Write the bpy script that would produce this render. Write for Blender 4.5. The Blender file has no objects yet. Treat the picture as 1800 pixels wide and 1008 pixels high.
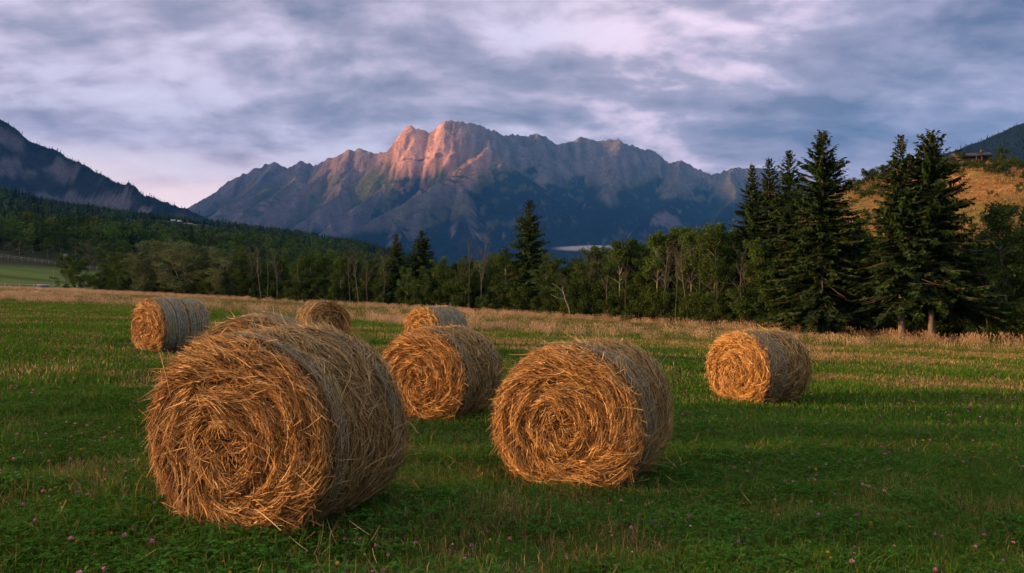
import bpy, math, random
import numpy as np
from mathutils import Vector

random.seed(7)
SC = bpy.context.scene
COL = SC.collection
R = math.radians

# ------------------------------------------------------------------ camera
cam = bpy.data.cameras.new('camera')
cam.lens = 28.0; cam.sensor_width = 36.0
cam.clip_start = 0.1; cam.clip_end = 60000
camo = bpy.data.objects.new('camera', cam); COL.objects.link(camo)
CAMZ = 1.75
camo.location = (0, 0, CAMZ)
camo.rotation_euler = (R(90 + 0.25), 0, 0)
SC.camera = camo
F = 1400.0          # focal length in photo pixels
VH = 510.0          # photo row of the horizon

# ------------------------------------------------------------------ sun + sky
SUN_AZ, SUN_EL = -98.0, 8.0            # azimuth from +Y towards +X
sdir = Vector((math.sin(R(SUN_AZ)) * math.cos(R(SUN_EL)), math.cos(R(SUN_AZ)) * math.cos(R(SUN_EL)), math.sin(R(SUN_EL))))
sun = bpy.data.lights.new('sun', 'SUN')
sun.energy = 4.5; sun.angle = R(3.2); sun.color = (1.0, 0.56, 0.25)
suno = bpy.data.objects.new('sun', sun); COL.objects.link(suno)
suno.rotation_euler = sdir.to_track_quat('Z', 'Y').to_euler()
suno.location = (-40, -5, 30)

SC.view_settings.view_transform = 'Standard'
SC.view_settings.look = 'None'
SC.view_settings.gamma = 1.0
SC.view_settings.use_curve_mapping = False
SC.view_settings.exposure = 1.5

class NT:
    """small node-tree helper"""
    def __init__(s, tree):
        s.t = tree
    def n(s, typ, **kw):
        nd = s.t.nodes.new(typ)
        for k, v in kw.items():
            if k == 'ins':
                for kk, vv in v.items():
                    if isinstance(vv, bpy.types.NodeSocket): s.t.links.new(vv, nd.inputs[kk])
                    else: nd.inputs[kk].default_value = vv
            else: setattr(nd, k, v)
        return nd
    def math(s, op, a, b=0.0, c=None, clamp=False):
        nd = s.n('ShaderNodeMath', operation=op, use_clamp=clamp)
        for i, v in enumerate((a, b, c)):
            if v is None: continue
            if isinstance(v, bpy.types.NodeSocket): s.t.links.new(v, nd.inputs[i])
            else: nd.inputs[i].default_value = v
        return nd.outputs[0]
    def mix(s, f, a, b, blend='MIX'):
        nd = s.n('ShaderNodeMix', data_type='RGBA', blend_type=blend)
        for i, v in ((0, f), (6, a), (7, b)):
            if isinstance(v, bpy.types.NodeSocket): s.t.links.new(v, nd.inputs[i])
            else: nd.inputs[i].default_value = v if i == 0 else (*v, 1) if len(v) == 3 else v
        return nd.outputs[2]
    def ramp(s, fac, stops, interp='LINEAR'):
        nd = s.n('ShaderNodeValToRGB')
        cr = nd.color_ramp; cr.interpolation = interp
        while len(cr.elements) < len(stops): cr.elements.new(0.5)
        for e, (p, c) in zip(cr.elements, stops):
            e.position = p; e.color = (*c, 1) if len(c) == 3 else c
        s.t.links.new(fac, nd.inputs[0])
        return nd.outputs[0]
    def noise(s, vec, scale, detail=4.0, rough=0.55, dist=0.0, out=0):
        nd = s.n('ShaderNodeTexNoise', ins={'Scale': scale, 'Detail': detail, 'Roughness': rough, 'Distortion': dist})
        if vec is not None: s.t.links.new(vec, nd.inputs['Vector'])
        return nd.outputs[out]

def build_world():
    w = bpy.data.worlds.new('World'); SC.world = w; w.use_nodes = True
    t = w.node_tree; t.nodes.clear(); N = NT(t)
    tc = N.n('ShaderNodeTexCoord')
    sky = N.n('ShaderNodeTexSky', sky_type='NISHITA', sun_disc=False)
    sky.sun_elevation = R(SUN_EL); sky.sun_rotation = R(SUN_AZ % 360); sky.dust_density = 1.5
    sep = N.n('ShaderNodeSeparateXYZ', ins={0: tc.outputs['Generated']})
    dx, dy, dz = sep.outputs
    zc = N.math('MAXIMUM', dz, 0.0)
    inv = N.math('DIVIDE', 1.0, N.math('ADD', zc, 0.25))
    px = N.math('MULTIPLY', dx, inv); py = N.math('MULTIPLY', dy, inv)
    def vec(kx, ox, ky, oy, z):
        return N.n('ShaderNodeCombineXYZ', ins={0: N.math('MULTIPLY_ADD', px, kx, ox), 1: N.math('MULTIPLY_ADD', py, ky, oy), 2: z}).outputs[0]
    # cloud deck on a plane overhead: big masses, rolls and torn edges
    wv = N.noise(vec(1.0, 1.0, 1.0, 5.0, 3.0), 1.1, 3.0, 0.5, 0.0, 1)
    def warped(v, k):
        w = N.n('ShaderNodeVectorMath', operation='SUBTRACT', ins={0: wv, 1: (0.5, 0.5, 0.5)}).outputs[0]
        w = N.n('ShaderNodeVectorMath', operation='SCALE', ins={0: w, 3: k}).outputs[0]
        return N.n('ShaderNodeVectorMath', operation='ADD', ins={0: v, 1: w}).outputs[0]
    n1 = N.noise(warped(vec(0.95, CLX, 1.25, CLY, 0.4), 0.35), 1.15, 3.0, 0.45)
    n2v = warped(vec(0.95, 9.7, 1.25, 4.1, 2.0), 0.35)
    n2 = N.noise(n2v, 2.7, 7.0, 0.55)
    # the same rolls looked up a little towards the glow: their difference lights one flank and darkens the other
    off = N.n('ShaderNodeVectorMath', operation='ADD', ins={0: n2v, 1: (-0.05, 0.07, 0.0)}).outputs[0]
    n2b = N.noise(off, 2.7, 4.0, 0.5)
    n4 = N.noise(warped(vec(0.95, 2.7, 1.2, 7.1, 5.0), 0.25), 8.0, 5.0, 0.6)
    dens = N.math('ADD', N.math('MULTIPLY', n1, 0.36), N.math('ADD', N.math('MULTIPLY', n2, 0.56), N.math('MULTIPLY', n4, 0.22)))
    dens = N.math('SUBTRACT', dens, 0.055)
    dens = N.math('ADD', dens, N.math('MULTIPLY', N.math('SUBTRACT', n2, n2b), 0.45))
    side = N.math('MULTIPLY', dx, 0.10)
    up = N.math('MULTIPLY_ADD', N.math('MINIMUM', zc, 0.38), 0.36, -0.06)
    dens = N.math('ADD', N.math('ADD', dens, side), up)
    dens = N.math('MULTIPLY_ADD', N.math('SUBTRACT', dens, 0.52), 1.9, 0.60)
    cloud = N.ramp(dens, [(0.14, (0.385, 0.33, 0.40)), (0.36, (0.325, 0.275, 0.34)), (0.52, (0.245, 0.203, 0.255)), (0.68, (0.165, 0.140, 0.182)), (1.0, (0.062, 0.058, 0.088))])
    east = N.n('ShaderNodeMapRange', interpolation_type='SMOOTHSTEP', ins={'Value': dx, 'From Min': 0.05, 'From Max': 0.6, 'To Max': 0.55}).outputs[0]
    cloud = N.mix(east, cloud, (0.82, 0.90, 1.08), 'MULTIPLY')
    # sunset blush: low on the left of the view and one lit break in the deck
    def lobe(d, width):
        d = Vector(d).normalized()
        dot = N.n('ShaderNodeVectorMath', operation='DOT_PRODUCT', ins={0: tc.outputs['Generated'], 1: tuple(d)}).outputs['Value']
        return N.n('ShaderNodeMapRange', interpolation_type='SMOOTHSTEP', ins={'Value': dot, 'From Min': math.cos(R(width)), 'From Max': 1.0}).outputs[0]
    low = N.n('ShaderNodeMapRange', interpolation_type='SMOOTHSTEP', ins={'Value': dz, 'From Min': 0.175, 'From Max': 0.08}).outputs[0]
    l1 = lobe((-0.46, 1, 0.09), 28)
    n3 = N.noise(vec(0.35, 0.0, 1.7, 0.0, 7.0), 1.7, 4.0, 0.5, 0.3)
    streak = N.n('ShaderNodeMapRange', ins={'Value': n3, 'From Min': 0.36, 'From Max': 0.60}).outputs[0]
    f1 = N.math('MULTIPLY', N.math('MULTIPLY', low, l1), N.math('MULTIPLY_ADD', streak, 0.65, 0.40), clamp=True)
    cloud = N.mix(f1, cloud, (0.74, 0.50, 0.42))
    l2 = lobe((0.23, 1, 0.285), 12)
    brk = N.n('ShaderNodeMapRange', ins={'Value': dens, 'From Min': 0.66, 'From Max': 0.44}).outputs[0]
    f2 = N.math('MULTIPLY', N.math('MULTIPLY', l2, N.math('MULTIPLY_ADD', brk, 0.9, 0.16)), 0.45, clamp=True)
    cloud = N.mix(f2, cloud, (0.52, 0.37, 0.42))
    cloud = N.mix(N.math('MULTIPLY', low, 0.22), cloud, (0.55, 0.46, 0.54))
    # glow of the setting sun on the clouds round it, and a greyer deck overhead
    l3 = lobe(tuple(sdir), 62)
    cloud = N.mix(N.math('MULTIPLY', l3, 0.8), cloud, (1.15, 0.72, 0.42))
    zen = N.n('ShaderNodeMapRange', interpolation_type='SMOOTHSTEP', ins={'Value': dz, 'From Min': 0.38, 'From Max': 0.75, 'To Max': 0.7}).outputs[0]
    cloud = N.mix(zen, cloud, (0.36, 0.33, 0.36))
    gap = N.n('ShaderNodeMapRange', ins={'Value': dens, 'From Min': 0.45, 'From Max': 0.25, 'To Max': 0.12}).outputs[0]
    skyc = N.n('ShaderNodeVectorMath', operation='SCALE', ins={0: sky.outputs[0], 3: 0.10}).outputs[0]
    col = N.mix(gap, cloud, skyc)
    bg = N.n('ShaderNodeBackground', ins={'Color': col, 'Strength': SKY})
    out = N.n('ShaderNodeOutputWorld', ins={'Surface': bg.outputs[0]})
SKY = 1.22
CLX, CLY = 14.2, 8.3
build_world()

cy = SC.cycles
cy.use_denoising = True
cy.max_bounces = 6; cy.diffuse_bounces = 3; cy.glossy_bounces = 2; cy.transmission_bounces = 3
cy.volume_bounces = 0; cy.transparent_max_bounces = 8
cy.use_adaptive_sampling = True; cy.adaptive_threshold = 0.015
cy.sample_clamp_indirect = 4.0

# ------------------------------------------------------------------ helpers
rng = np.random.default_rng(11)
_perm = np.random.default_rng(5).random((256, 256))
def vnoise(x, y):
    x = np.asarray(x, float); y = np.asarray(y, float)
    xi = np.floor(x).astype(int); yi = np.floor(y).astype(int)
    fx = x - xi; fy = y - yi
    fx = fx * fx * fx * (fx * (fx * 6 - 15) + 10); fy = fy * fy * fy * (fy * (fy * 6 - 15) + 10)
    a = _perm[xi & 255, yi & 255]; b = _perm[(xi + 1) & 255, yi & 255]
    c = _perm[xi & 255, (yi + 1) & 255]; d = _perm[(xi + 1) & 255, (yi + 1) & 255]
    return (a * (1 - fx) + b * fx) * (1 - fy) + (c * (1 - fx) + d * fx) * fy
def fbm(x, y, oct=5, gain=0.5):
    s = 0; a = 1; t = 0
    for i in range(oct):
        s = s + a * vnoise(x * 2 ** i + 17.3 * i, y * 2 ** i + 9.1 * i); t += a; a *= gain
    return s / t
def ridged(x, y, oct=5, gain=0.5):
    s = 0; a = 1; t = 0
    for i in range(oct):
        s = s + a * (1 - np.abs(2 * vnoise(x * 2 ** i + 31.7 * i, y * 2 ** i + 3.3 * i) - 1)); t += a; a *= gain
    return s / t
def sstep(a, b, x):
    t = np.clip((np.asarray(x, float) - a) / (b - a), 0, 1); return t * t * (3 - 2 * t)

def mesh_np(name, V, Fq, col=None, smooth=False):
    """V (n,3); Fq an int array (m,3|4) or a list of such arrays; col (n,3) -> point colour attribute 'col'"""
    V = np.asarray(V, np.float32).reshape(-1, 3)
    Fl = Fq if isinstance(Fq, list) else [Fq]
    Fl = [np.asarray(f, np.int32) for f in Fl if len(f)]
    me = bpy.data.meshes.new(name)
    me.vertices.add(len(V)); me.vertices.foreach_set('co', V.ravel())
    loops = np.concatenate([f.ravel() for f in Fl])
    sizes = np.concatenate([np.full(len(f), f.shape[1], np.int32) for f in Fl])
    me.loops.add(len(loops)); me.loops.foreach_set('vertex_index', loops)
    starts = np.concatenate([[0], np.cumsum(sizes)[:-1]]).astype(np.int32)
    me.polygons.add(len(sizes)); me.polygons.foreach_set('loop_start', starts)
    if smooth: me.polygons.foreach_set('use_smooth', np.ones(len(sizes), bool))
    if col is not None:
        at = me.attributes.new('col', 'FLOAT_COLOR', 'POINT')
        c = np.ones((len(V), 4), np.float32); c[:, :3] = col
        at.data.foreach_set('color', c.ravel())
    me.update(calc_edges=True); me.validate()
    return me

class Geo:
    """collects vertices, faces (quads + tris) and vertex colours"""
    def __init__(s): s.V = []; s.Q = []; s.T = []; s.C = []; s.n = 0
    def add(s, V, Q=None, T=None, col=(1, 1, 1)):
        V = np.asarray(V, float).reshape(-1, 3)
        s.V.append(V)
        if Q is not None and len(Q): s.Q.append(np.asarray(Q, int) + s.n)
        if T is not None and len(T): s.T.append(np.asarray(T, int) + s.n)
        c = np.asarray(col, float)
        s.C.append(np.broadcast_to(c, (len(V), 3)))
        s.n += len(V)
    def mesh(s, name, smooth=False):
        Fl = []
        if s.Q: Fl.append(np.concatenate(s.Q))
        if s.T: Fl.append(np.concatenate(s.T))
        return mesh_np(name, np.concatenate(s.V), Fl, np.concatenate(s.C), smooth)
    def box(s, c, d, col=(1, 1, 1), rz=0.0, M=None):
        x, y, z = np.asarray(d, float) / 2
        V = np.array([[i * x, j * y, k * z] for k in (-1, 1) for j in (-1, 1) for i in (-1, 1)])
        cs, sn = math.cos(rz), math.sin(rz)
        V = V @ np.array([[cs, sn, 0], [-sn, cs, 0], [0, 0, 1]]) + np.asarray(c, float)
        s.add(V, Q=[(0, 2, 3, 1), (4, 5, 7, 6), (0, 1, 5, 4), (2, 6, 7, 3), (0, 4, 6, 2), (1, 3, 7, 5)], col=col)
    def tube(s, P, rad, sides=6, col=(1, 1, 1), cap=True):
        P = np.asarray(P, float); k = len(P); rad = np.broadcast_to(np.asarray(rad, float), (k,))
        T = np.gradient(P, axis=0); T /= np.linalg.norm(T, axis=1, keepdims=True) + 1e-9
        ref = np.array([1.0, 0.13, 0.07]) if abs(T[0, 0]) < 0.8 else np.array([0.1, 1.0, 0.1])
        A = np.cross(T, ref); A /= np.linalg.norm(A, axis=1, keepdims=True) + 1e-9
        B = np.cross(T, A)
        a = np.arange(sides) / sides * 2 * np.pi
        V = P[:, None, :] + rad[:, None, None] * (np.cos(a)[None, :, None] * A[:, None, :] + np.sin(a)[None, :, None] * B[:, None, :])
        i = np.arange(k - 1)[:, None] * sides; j = np.arange(sides)[None, :]; j2 = (j + 1) % sides
        Q = np.stack([i + j, i + j2, i + sides + j2, i + sides + j], -1).reshape(-1, 4)
        V = V.reshape(-1, 3)
        Tt = []
        if cap:
            V = np.concatenate([V, P[-1:]]); n = len(V) - 1; b = (k - 1) * sides
            Tt = [(b + q, b + (q + 1) % sides, n) for q in range(sides)]
        s.add(V, Q=Q, T=Tt, col=col)

def obj(name, me, mat, parent=None, loc=None, rz=None, kind=None, label=None, cat=None, group=None):
    o = bpy.data.objects.new(name, me); COL.objects.link(o)
    if me is not None and mat is not None and len(me.materials) == 0: me.materials.append(mat)
    if parent is not None: o.parent = parent
    if loc is not None: o.location = loc
    if rz is not None: o.rotation_euler = (0, 0, rz)
    if kind: o['kind'] = kind
    if label: o['label'] = label
    if cat: o['category'] = cat
    if group: o['group'] = group
    return o
def thing(name, label, cat, loc=(0, 0, 0), rz=0.0, group=None, scale=None):
    o = obj(name, None, None, None, loc, rz, None, label, cat, group)
    o.empty_display_size = 0.2
    if scale is not None: o.scale = scale
    return o

# ------------------------------------------------------------------ materials
def mat(name, build):
    m = bpy.data.materials.new(name); m.use_nodes = True
    t = m.node_tree; t.nodes.clear(); N = NT(t)
    out = N.n('ShaderNodeOutputMaterial')
    sh = build(N, out)
    if sh is not None: t.links.new(sh, out.inputs['Surface'])
    return m
def bsdf(N, col, rough=0.85, spec=0.2, bump=None, metal=0.0):
    p = N.n('ShaderNodeBsdfPrincipled', ins={'Roughness': rough, 'Specular IOR Level': spec, 'Metallic': metal})
    if isinstance(col, bpy.types.NodeSocket): N.t.links.new(col, p.inputs['Base Color'])
    else: p.inputs['Base Color'].default_value = (*col, 1)
    if bump is not None: N.t.links.new(bump, p.inputs['Normal'])
    return p.outputs[0]
def bumpn(N, h, strength=0.5, dist=0.05):
    return N.n('ShaderNodeBump', ins={'Height': h, 'Strength': strength, 'Distance': dist}).outputs[0]
def attr(N, name='col'):
    return N.n('ShaderNodeAttribute', attribute_name=name).outputs['Color']

def leafmat(name, trans=0.25, vary=0.35, tint=(1, 1, 1)):
    def b(N, out):
        c = attr(N)
        rnd = N.n('ShaderNodeObjectInfo').outputs['Random']
        k = N.math('MULTIPLY_ADD', rnd, vary, 1 - vary / 2)
        cc = N.n('ShaderNodeVectorMath', operation='SCALE', ins={0: c, 3: k}).outputs[0]
        cc = N.mix(1.0, cc, tint, 'MULTIPLY')
        d = N.n('ShaderNodeBsdfDiffuse', ins={'Color': cc}).outputs[0]
        tr = N.n('ShaderNodeBsdfTranslucent', ins={'Color': cc}).outputs[0]
        return N.n('ShaderNodeMixShader', ins={0: trans, 1: d, 2: tr}).outputs[0]
    return mat(name, b)
M = {}
M['grass'] = leafmat('grass_blades', 0.25, 0.5)
M['leaf'] = leafmat('leaves', 0.22, 0.45)
M['needle'] = leafmat('spruce_needles', 0.08, 0.3)
M['straw'] = mat('straw', lambda N, o: bsdf(N, attr(N), 0.6, 0.25))
def _bark(N, out):
    tc = N.n('ShaderNodeTexCoord').outputs['Object']
    n = N.noise(tc, 9.0, 5, 0.6)
    k = N.math('MULTIPLY_ADD', n, 0.9, 0.55)
    c = N.n('ShaderNodeVectorMath', operation='SCALE', ins={0: attr(N), 3: k}).outputs[0]
    return bsdf(N, c, 0.9, 0.1, bumpn(N, n, 0.6, 0.03))
M['bark'] = mat('bark', _bark)
def _paint(N, out):
    tc = N.n('ShaderNodeTexCoord').outputs['Object']
    n = N.noise(tc, 3.0, 5, 0.6)
    k = N.math('MULTIPLY_ADD', n, 0.4, 0.8)
    c = N.n('ShaderNodeVectorMath', operation='SCALE', ins={0: attr(N), 3: k}).outputs[0]
    return bsdf(N, c, 0.65, 0.3)
M['paint'] = mat('weathered_surface', _paint)
M['car_paint'] = mat('car_paint', lambda N, o: bsdf(N, attr(N), 0.25, 0.5))
M['glass'] = mat('dark_glass', lambda N, o: bsdf(N, (0.012, 0.014, 0.018), 0.08, 0.6))
def _core(N, out):
    tc = N.n('ShaderNodeTexCoord').outputs['Object']
    n = N.noise(tc, 28.0, 6, 0.65, 0.6)
    c = N.ramp(n, [(0.3, (0.05, 0.026, 0.009)), (0.5, (0.12, 0.066, 0.024)), (0.7, (0.25, 0.15, 0.06))])
    return bsdf(N, c, 0.9, 0.1, bumpn(N, n, 1.0, 0.03))
M['hay_core'] = mat('packed_hay', _core)

# ------------------------------------------------------------------ terrain
BALES = [  # u of face, v of face bottom, distance, diameter, length, axis angle, ...
    dict(u=414, vb=950, d=5.50, D=1.46, L=1.22, th=18, n=(11500, 9000), wid=1.05, tone=(0.92, 0.84, 0.76), net=0.25),
    dict(u=992, vb=874, d=7.76, D=1.52, L=1.25, th=25, n=(10500, 7500), wid=1.2, tone=(1.0, 0.94, 0.88), net=0.55),
    dict(u=740, vb=745, d=11.8, D=1.47, L=1.22, th=25, n=(7500, 6000), wid=1.5, tone=(1.0, 0.92, 0.82), net=0.15),
    dict(u=1296, vb=713, d=15.2, D=1.47, L=1.25, th=56, n=(6500, 5500), wid=1.6, tone=(1.08, 1.02, 0.92), net=0.5),
    dict(u=261, vb=625, d=20.5, D=1.52, L=1.28, th=36, n=(3500, 3200), wid=2.1, tone=(0.98, 0.90, 0.82), net=1.0),
    dict(u=580, vb=610, d=26.5, D=1.55, L=1.20, th=-38, n=(2600, 2600), wid=2.6, tone=(0.95, 0.9, 0.82), net=0.15),
    dict(u=438, vb=785, d=9.5, D=1.62, L=1.22, th=-8, n=(5000, 5000), wid=1.3, tone=(0.98, 0.92, 0.86), net=0.8),
    dict(u=742, vb=622, d=23.0, D=1.42, L=1.22, th=38, n=(2600, 2800), wid=2.3, tone=(1.02, 0.97, 0.82), net=0.95),
]
def plane_z(x, y):
    return -0.04 * 150 * np.tanh(x / 150) - 0.008 * 220 * np.tanh(y / 220) - 0.02
_bx = []
for b in BALES:
    x = (b['u'] - 900) / F * b['d']; y = b['d']; z = CAMZ - (b['vb'] - VH) / F * b['d']
    th = R(b['th']); cx = x + 0.5 * b['L'] * math.sin(th); cyy = y + 0.5 * b['L'] * math.cos(th)
    b['c'] = (cx, cyy)
    _bx.append((cx, cyy, float(np.clip(z + 0.03 - plane_z(cx, cyy), -0.35, 0.2))))
TL = np.array([(-140, 150), (-90, 136), (-57, 113), (-20, 91), (0, 77), (13.5, 59), (21, 51), (24, 46.5), (31, 44.5), (60, 41), (120, 40)], float)
def tree_y(x): return np.interp(x, TL[:, 0], TL[:, 1])
HILL_A = np.array([-150, -100, -75, -55, -32.7, -26.5, -21.8, -8.9, -5.7, 0, 8.5, 15, 180]); HILL_H = np.array([0, 6, 60, 155, 134, 103, 86, 50, 38, 24, 10, 0, 0])
def ground_z(x, y):
    x = np.asarray(x, float); y = np.asarray(y, float)
    z = plane_z(x, y)
    for (bx, by, dz) in _bx:
        s = 1.3 + 0.05 * by
        z = z + dz * np.exp(-((x - bx) ** 2 + (y - by) ** 2) / (2 * s * s))
    z = z + 0.05 * (fbm(x / 6.0, y / 6.0, 3) - 0.5) * sstep(2, 9, np.hypot(x, y))
    r = np.hypot(x, y); ang = np.degrees(np.arctan2(x, y))
    # pasture rising beyond the road on the left
    z = z - 0.75 * np.exp(-((y - 129 - 0.03 * (x + 80)) / 4.5) ** 2) * sstep(-40, -52, x)
    past = np.clip((y - 135), 0, 110) * 0.125 * np.clip((-x - 62) / 110, 0.0, 1)
    z = z + past
    # wooded hill beyond, to the left
    ch = np.interp(ang, HILL_A, HILL_H)
    rr = r * np.maximum(np.cos(np.radians(np.clip(ang, -60, 60))), 0.4)
    t = np.clip((rr - 235) / 965, 0, 1)
    hill = np.maximum(ch - 4, 0) * (t ** 1.5) * (1 - 0.55 * sstep(1250, 2300, rr))
    z = z + hill + hill * 0.25 * (fbm(x / 160, y / 160, 4) - 0.5)
    # dry hillside on the right
    hx = sstep(34, 112, x); hy = sstep(58, 215, y)
    dry = 38 * hx * hy * (1 - 0.8 * sstep(235, 420, y)) + hx * hy * 3.0 * (fbm(x / 22, y / 22, 4) - 0.5) * 2
    terr = hx * hy * 2.0 * (np.abs(((z + dry) / 3.4 + fbm(x / 18, y / 18, 2) * 2) % 1 - 0.5))
    z = z + dry + terr
    # valley floor dropping away behind the wood
    z = z - 14 * sstep(140, 900, y) * sstep(-14, 2, ang) * (1 - hx)
    return z
def px_ground(u, v, it=40):
    """where the view ray of a photo pixel meets the meadow"""
    a = (u - 900) / F; b = (VH - v) / F
    d = np.linspace(2, 140, 4000)
    dz = CAMZ + b * d - ground_z(a * d, d)
    i = np.argmax(dz < 0)
    return a * d[i], d[i]

def build_terrain():
    rad = np.concatenate([[0.4], np.geomspace(1.2, 60, 90), np.linspace(60, 270, 90)[1:], np.geomspace(270, 12500, 80)[1:]])
    a1 = np.linspace(-48, 48, 300); a2 = np.linspace(48, 312, 92)[1:-1]
    ang = np.radians(np.concatenate([a1, a2])); na = len(ang)
    X = rad[:, None] * np.sin(ang)[None]; Y = rad[:, None] * np.cos(ang)[None]
    Z = ground_z(X, Y)
    V = np.stack([X, Y, Z], -1).reshape(-1, 3)
    V = np.concatenate([V, [[0, 0, float(ground_z(0, 0))]]])
    i = np.arange(len(rad) - 1)[:, None] * na; j = np.arange(na)[None]; j2 = (j + 1) % na
    Q = np.stack([i + j, i + na + j, i + na + j2, i + j2], -1).reshape(-1, 4)
    T = [(len(V) - 1, q, (q + 1) % na) for q in range(na)]
    x, y = V[:, 0], V[:, 1]
    # land cover colours
    c = np.tile(np.array([0.036, 0.062, 0.013]), (len(V), 1))
    n = fbm(x / 5, y / 3, 4)
    tall = sstep(0, 6, y - (35 + 14 * sstep(5, -25, x))) * (y < 300)
    c = c * (1 - tall[:, None]) + np.array([0.085, 0.088, 0.028]) * tall[:, None]
    dryc = np.array([0.20, 0.13, 0.06]); k = (sstep(0.55, 0.68, n) * 0.45 * (1 - tall) * sstep(6, 14, y))[:, None]
    c = c * (1 - k) + dryc * k
    beyond = sstep(2, 7, y - tree_y(x))[:, None]
    c = c * (1 - beyond) + np.array([0.022, 0.028, 0.012]) * beyond
    past = (sstep(133, 138, y) * sstep(-40, -52, x) * (1 - sstep(228, 250, np.hypot(x, y))))[:, None]
    strip = (0.35 + 1.3 * fbm(x / 60, (y + 0.35 * x) / 9, 3))[:, None]
    c = c * (1 - past) + np.array([0.058, 0.092, 0.018]) * strip * past
    clear = np.exp(-(((x + 0.41 * y) / 50) ** 2 + ((y - 1085) / 85) ** 2) * 1.0)[:, None]
    clear = np.clip(clear * 2.2 - 0.5, 0, 1)
    c = c * (1 - clear) + np.array([0.10, 0.15, 0.045]) * clear
    hl = (sstep(34, 60, x) * sstep(60, 95, y) * (1 - sstep(380, 500, y)))[:, None]
    m = fbm(x / 14, y / 30, 4)[:, None]
    cont = 0.5 + 0.5 * np.sin(ground_z(x, y) / 0.9 + 9 * fbm(x / 25, y / 25, 3))[:, None]
    drygrass = np.array([0.40, 0.205, 0.075]) * (0.45 + 0.9 * m) * (0.7 + 0.5 * cont)
    gr = sstep(0.47, 0.60, fbm(x / 7 + 40, y / 14, 5))[:, None]
    drygrass = drygrass * (1 - 0.75 * gr) + np.array([0.11, 0.115, 0.035]) * 0.75 * gr
    lefts = sstep(105, 88, x - 0.05 * (y - 200))[:, None]
    drygrass = drygrass * (1 - 0.6 * lefts) + np.array([0.10, 0.10, 0.03]) * 0.6 * lefts
    c = c * (1 - hl) + drygrass * hl
    road = (np.abs(y - (129 + 0.03 * (x + 80))) < 2.4) & (x < -30)
    me = mesh_np('terrain', V, [Q, np.array(T)], c, True)
    def b(N, out):
        pos = N.n('ShaderNodeNewGeometry').outputs['Position']
        n = N.noise(pos, 1.3, 6, 0.65); n2 = N.noise(pos, 14.0, 4, 0.6)
        k = N.math('ADD', N.math('MULTIPLY_ADD', n, 0.9, 0.3), N.math('MULTIPLY', n2, 0.5))
        cc = N.n('ShaderNodeVectorMath', operation='SCALE', ins={0: attr(N), 3: k}).outputs[0]
        return bsdf(N, cc, 0.95, 0.05, bumpn(N, N.math('ADD', n, N.math('MULTIPLY', n2, 0.25)), 0.8, 0.12))
    obj('ground', me, mat('meadow_soil_and_turf', b), kind='structure')
build_terrain()

# road ribbon on the left
def build_road():
    xs = np.linspace(-210, -45, 90); yc = 129 + 0.03 * (xs + 80)
    V = []
    for s in (-2.3, 2.3):
        V.append(np.stack([xs, yc + s, ground_z(xs, yc + s) + 0.05], -1))
    V = np.concatenate(V); n = len(xs); i = np.arange(n - 1)
    Q = np.stack([i, i + 1, i + n + 1, i + n], -1)
    def b(N, out):
        pos = N.n('ShaderNodeNewGeometry').outputs['Position']
        n = N.noise(pos, 3.0, 5, 0.6)
        return bsdf(N, N.ramp(n, [(0.3, (0.045, 0.045, 0.05)), (0.7, (0.085, 0.083, 0.085))]), 0.85, 0.2)
    obj('road', mesh_np('road', V, Q), mat('asphalt', b), kind='structure')
build_road()

# ------------------------------------------------------------------ mountains
def uvY(u, v, Y): return ((u - 900) / F * Y, Y, CAMZ + (VH - v) / F * Y)
def ridge_field(X, Y, lines, warp=60, noise=0.0):
    wx = (fbm(X / 420, Y / 420, 4) - 0.5) * 2 * warp; wy = (fbm(X / 420 + 50, Y / 420 + 50, 4) - 0.5) * 2 * warp
    H = np.full(X.shape, -1e9); D = np.full(X.shape, 1e9)
    for pts, slope, keep in lines:
        for (a, b) in zip(pts[:-1], pts[1:]):
            a = np.array(a, float); b = np.array(b, float); ab = b[:2] - a[:2]; L2 = ab @ ab
            px = X + wx * keep - a[0]; py = Y + wy * keep - a[1]
            t = np.clip((px * ab[0] + py * ab[1]) / L2, 0, 1)
            dist = np.hypot(px - t * ab[0], py - t * ab[1])
            z = a[2] + t * (b[2] - a[2])
            h = z - slope * dist * (1 - 0.18 * np.clip(dist / 1500, 0, 1))
            better = h > H
            H = np.where(better, h, H); D = np.where(better, dist, D)
    return H, D
def grid_mesh(name, X, Y, Z, col, smooth=True):
    ny, nx = X.shape
    V = np.stack([X, Y, Z], -1).reshape(-1, 3)
    i = np.arange(ny - 1)[:, None] * nx; j = np.arange(nx - 1)[None]
    Q = np.stack([i + j, i + j + 1, i + nx + j + 1, i + nx + j], -1).reshape(-1, 4)
    keep = (Z.reshape(-1)[Q] > -70).any(1)
    Q = Q[keep]
    used = np.unique(Q); idx = np.full(len(V), -1); idx[used] = np.arange(len(used))
    return mesh_np(name, V[used], idx[Q], col.reshape(-1, 3)[used], smooth)
def _rock(scale):
    def b(N, out):
        pos = N.n('ShaderNodeNewGeometry').outputs['Position']
        n = N.noise(pos, 0.012 * scale, 7, 0.68, 0.4); n2 = N.noise(pos, 0.05 * scale, 5, 0.65)
        k = N.math('ADD', N.math('MULTIPLY_ADD', n, 1.1, 0.0), N.math('MULTIPLY', n2, 0.9))
        cc = N.n('ShaderNodeVectorMath', operation='SCALE', ins={0: attr(N), 3: k}).outputs[0]
        return bsdf(N, cc, 0.95, 0.05, bumpn(N, N.math('ADD', n, N.math('MULTIPLY', n2, 0.4)), 1.0, 70.0 / scale))
    return b
M['rock'] = mat('mountain_rock', _rock(1.0))
M['rock_near'] = mat('cliff_rock', _rock(2.0))

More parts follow.
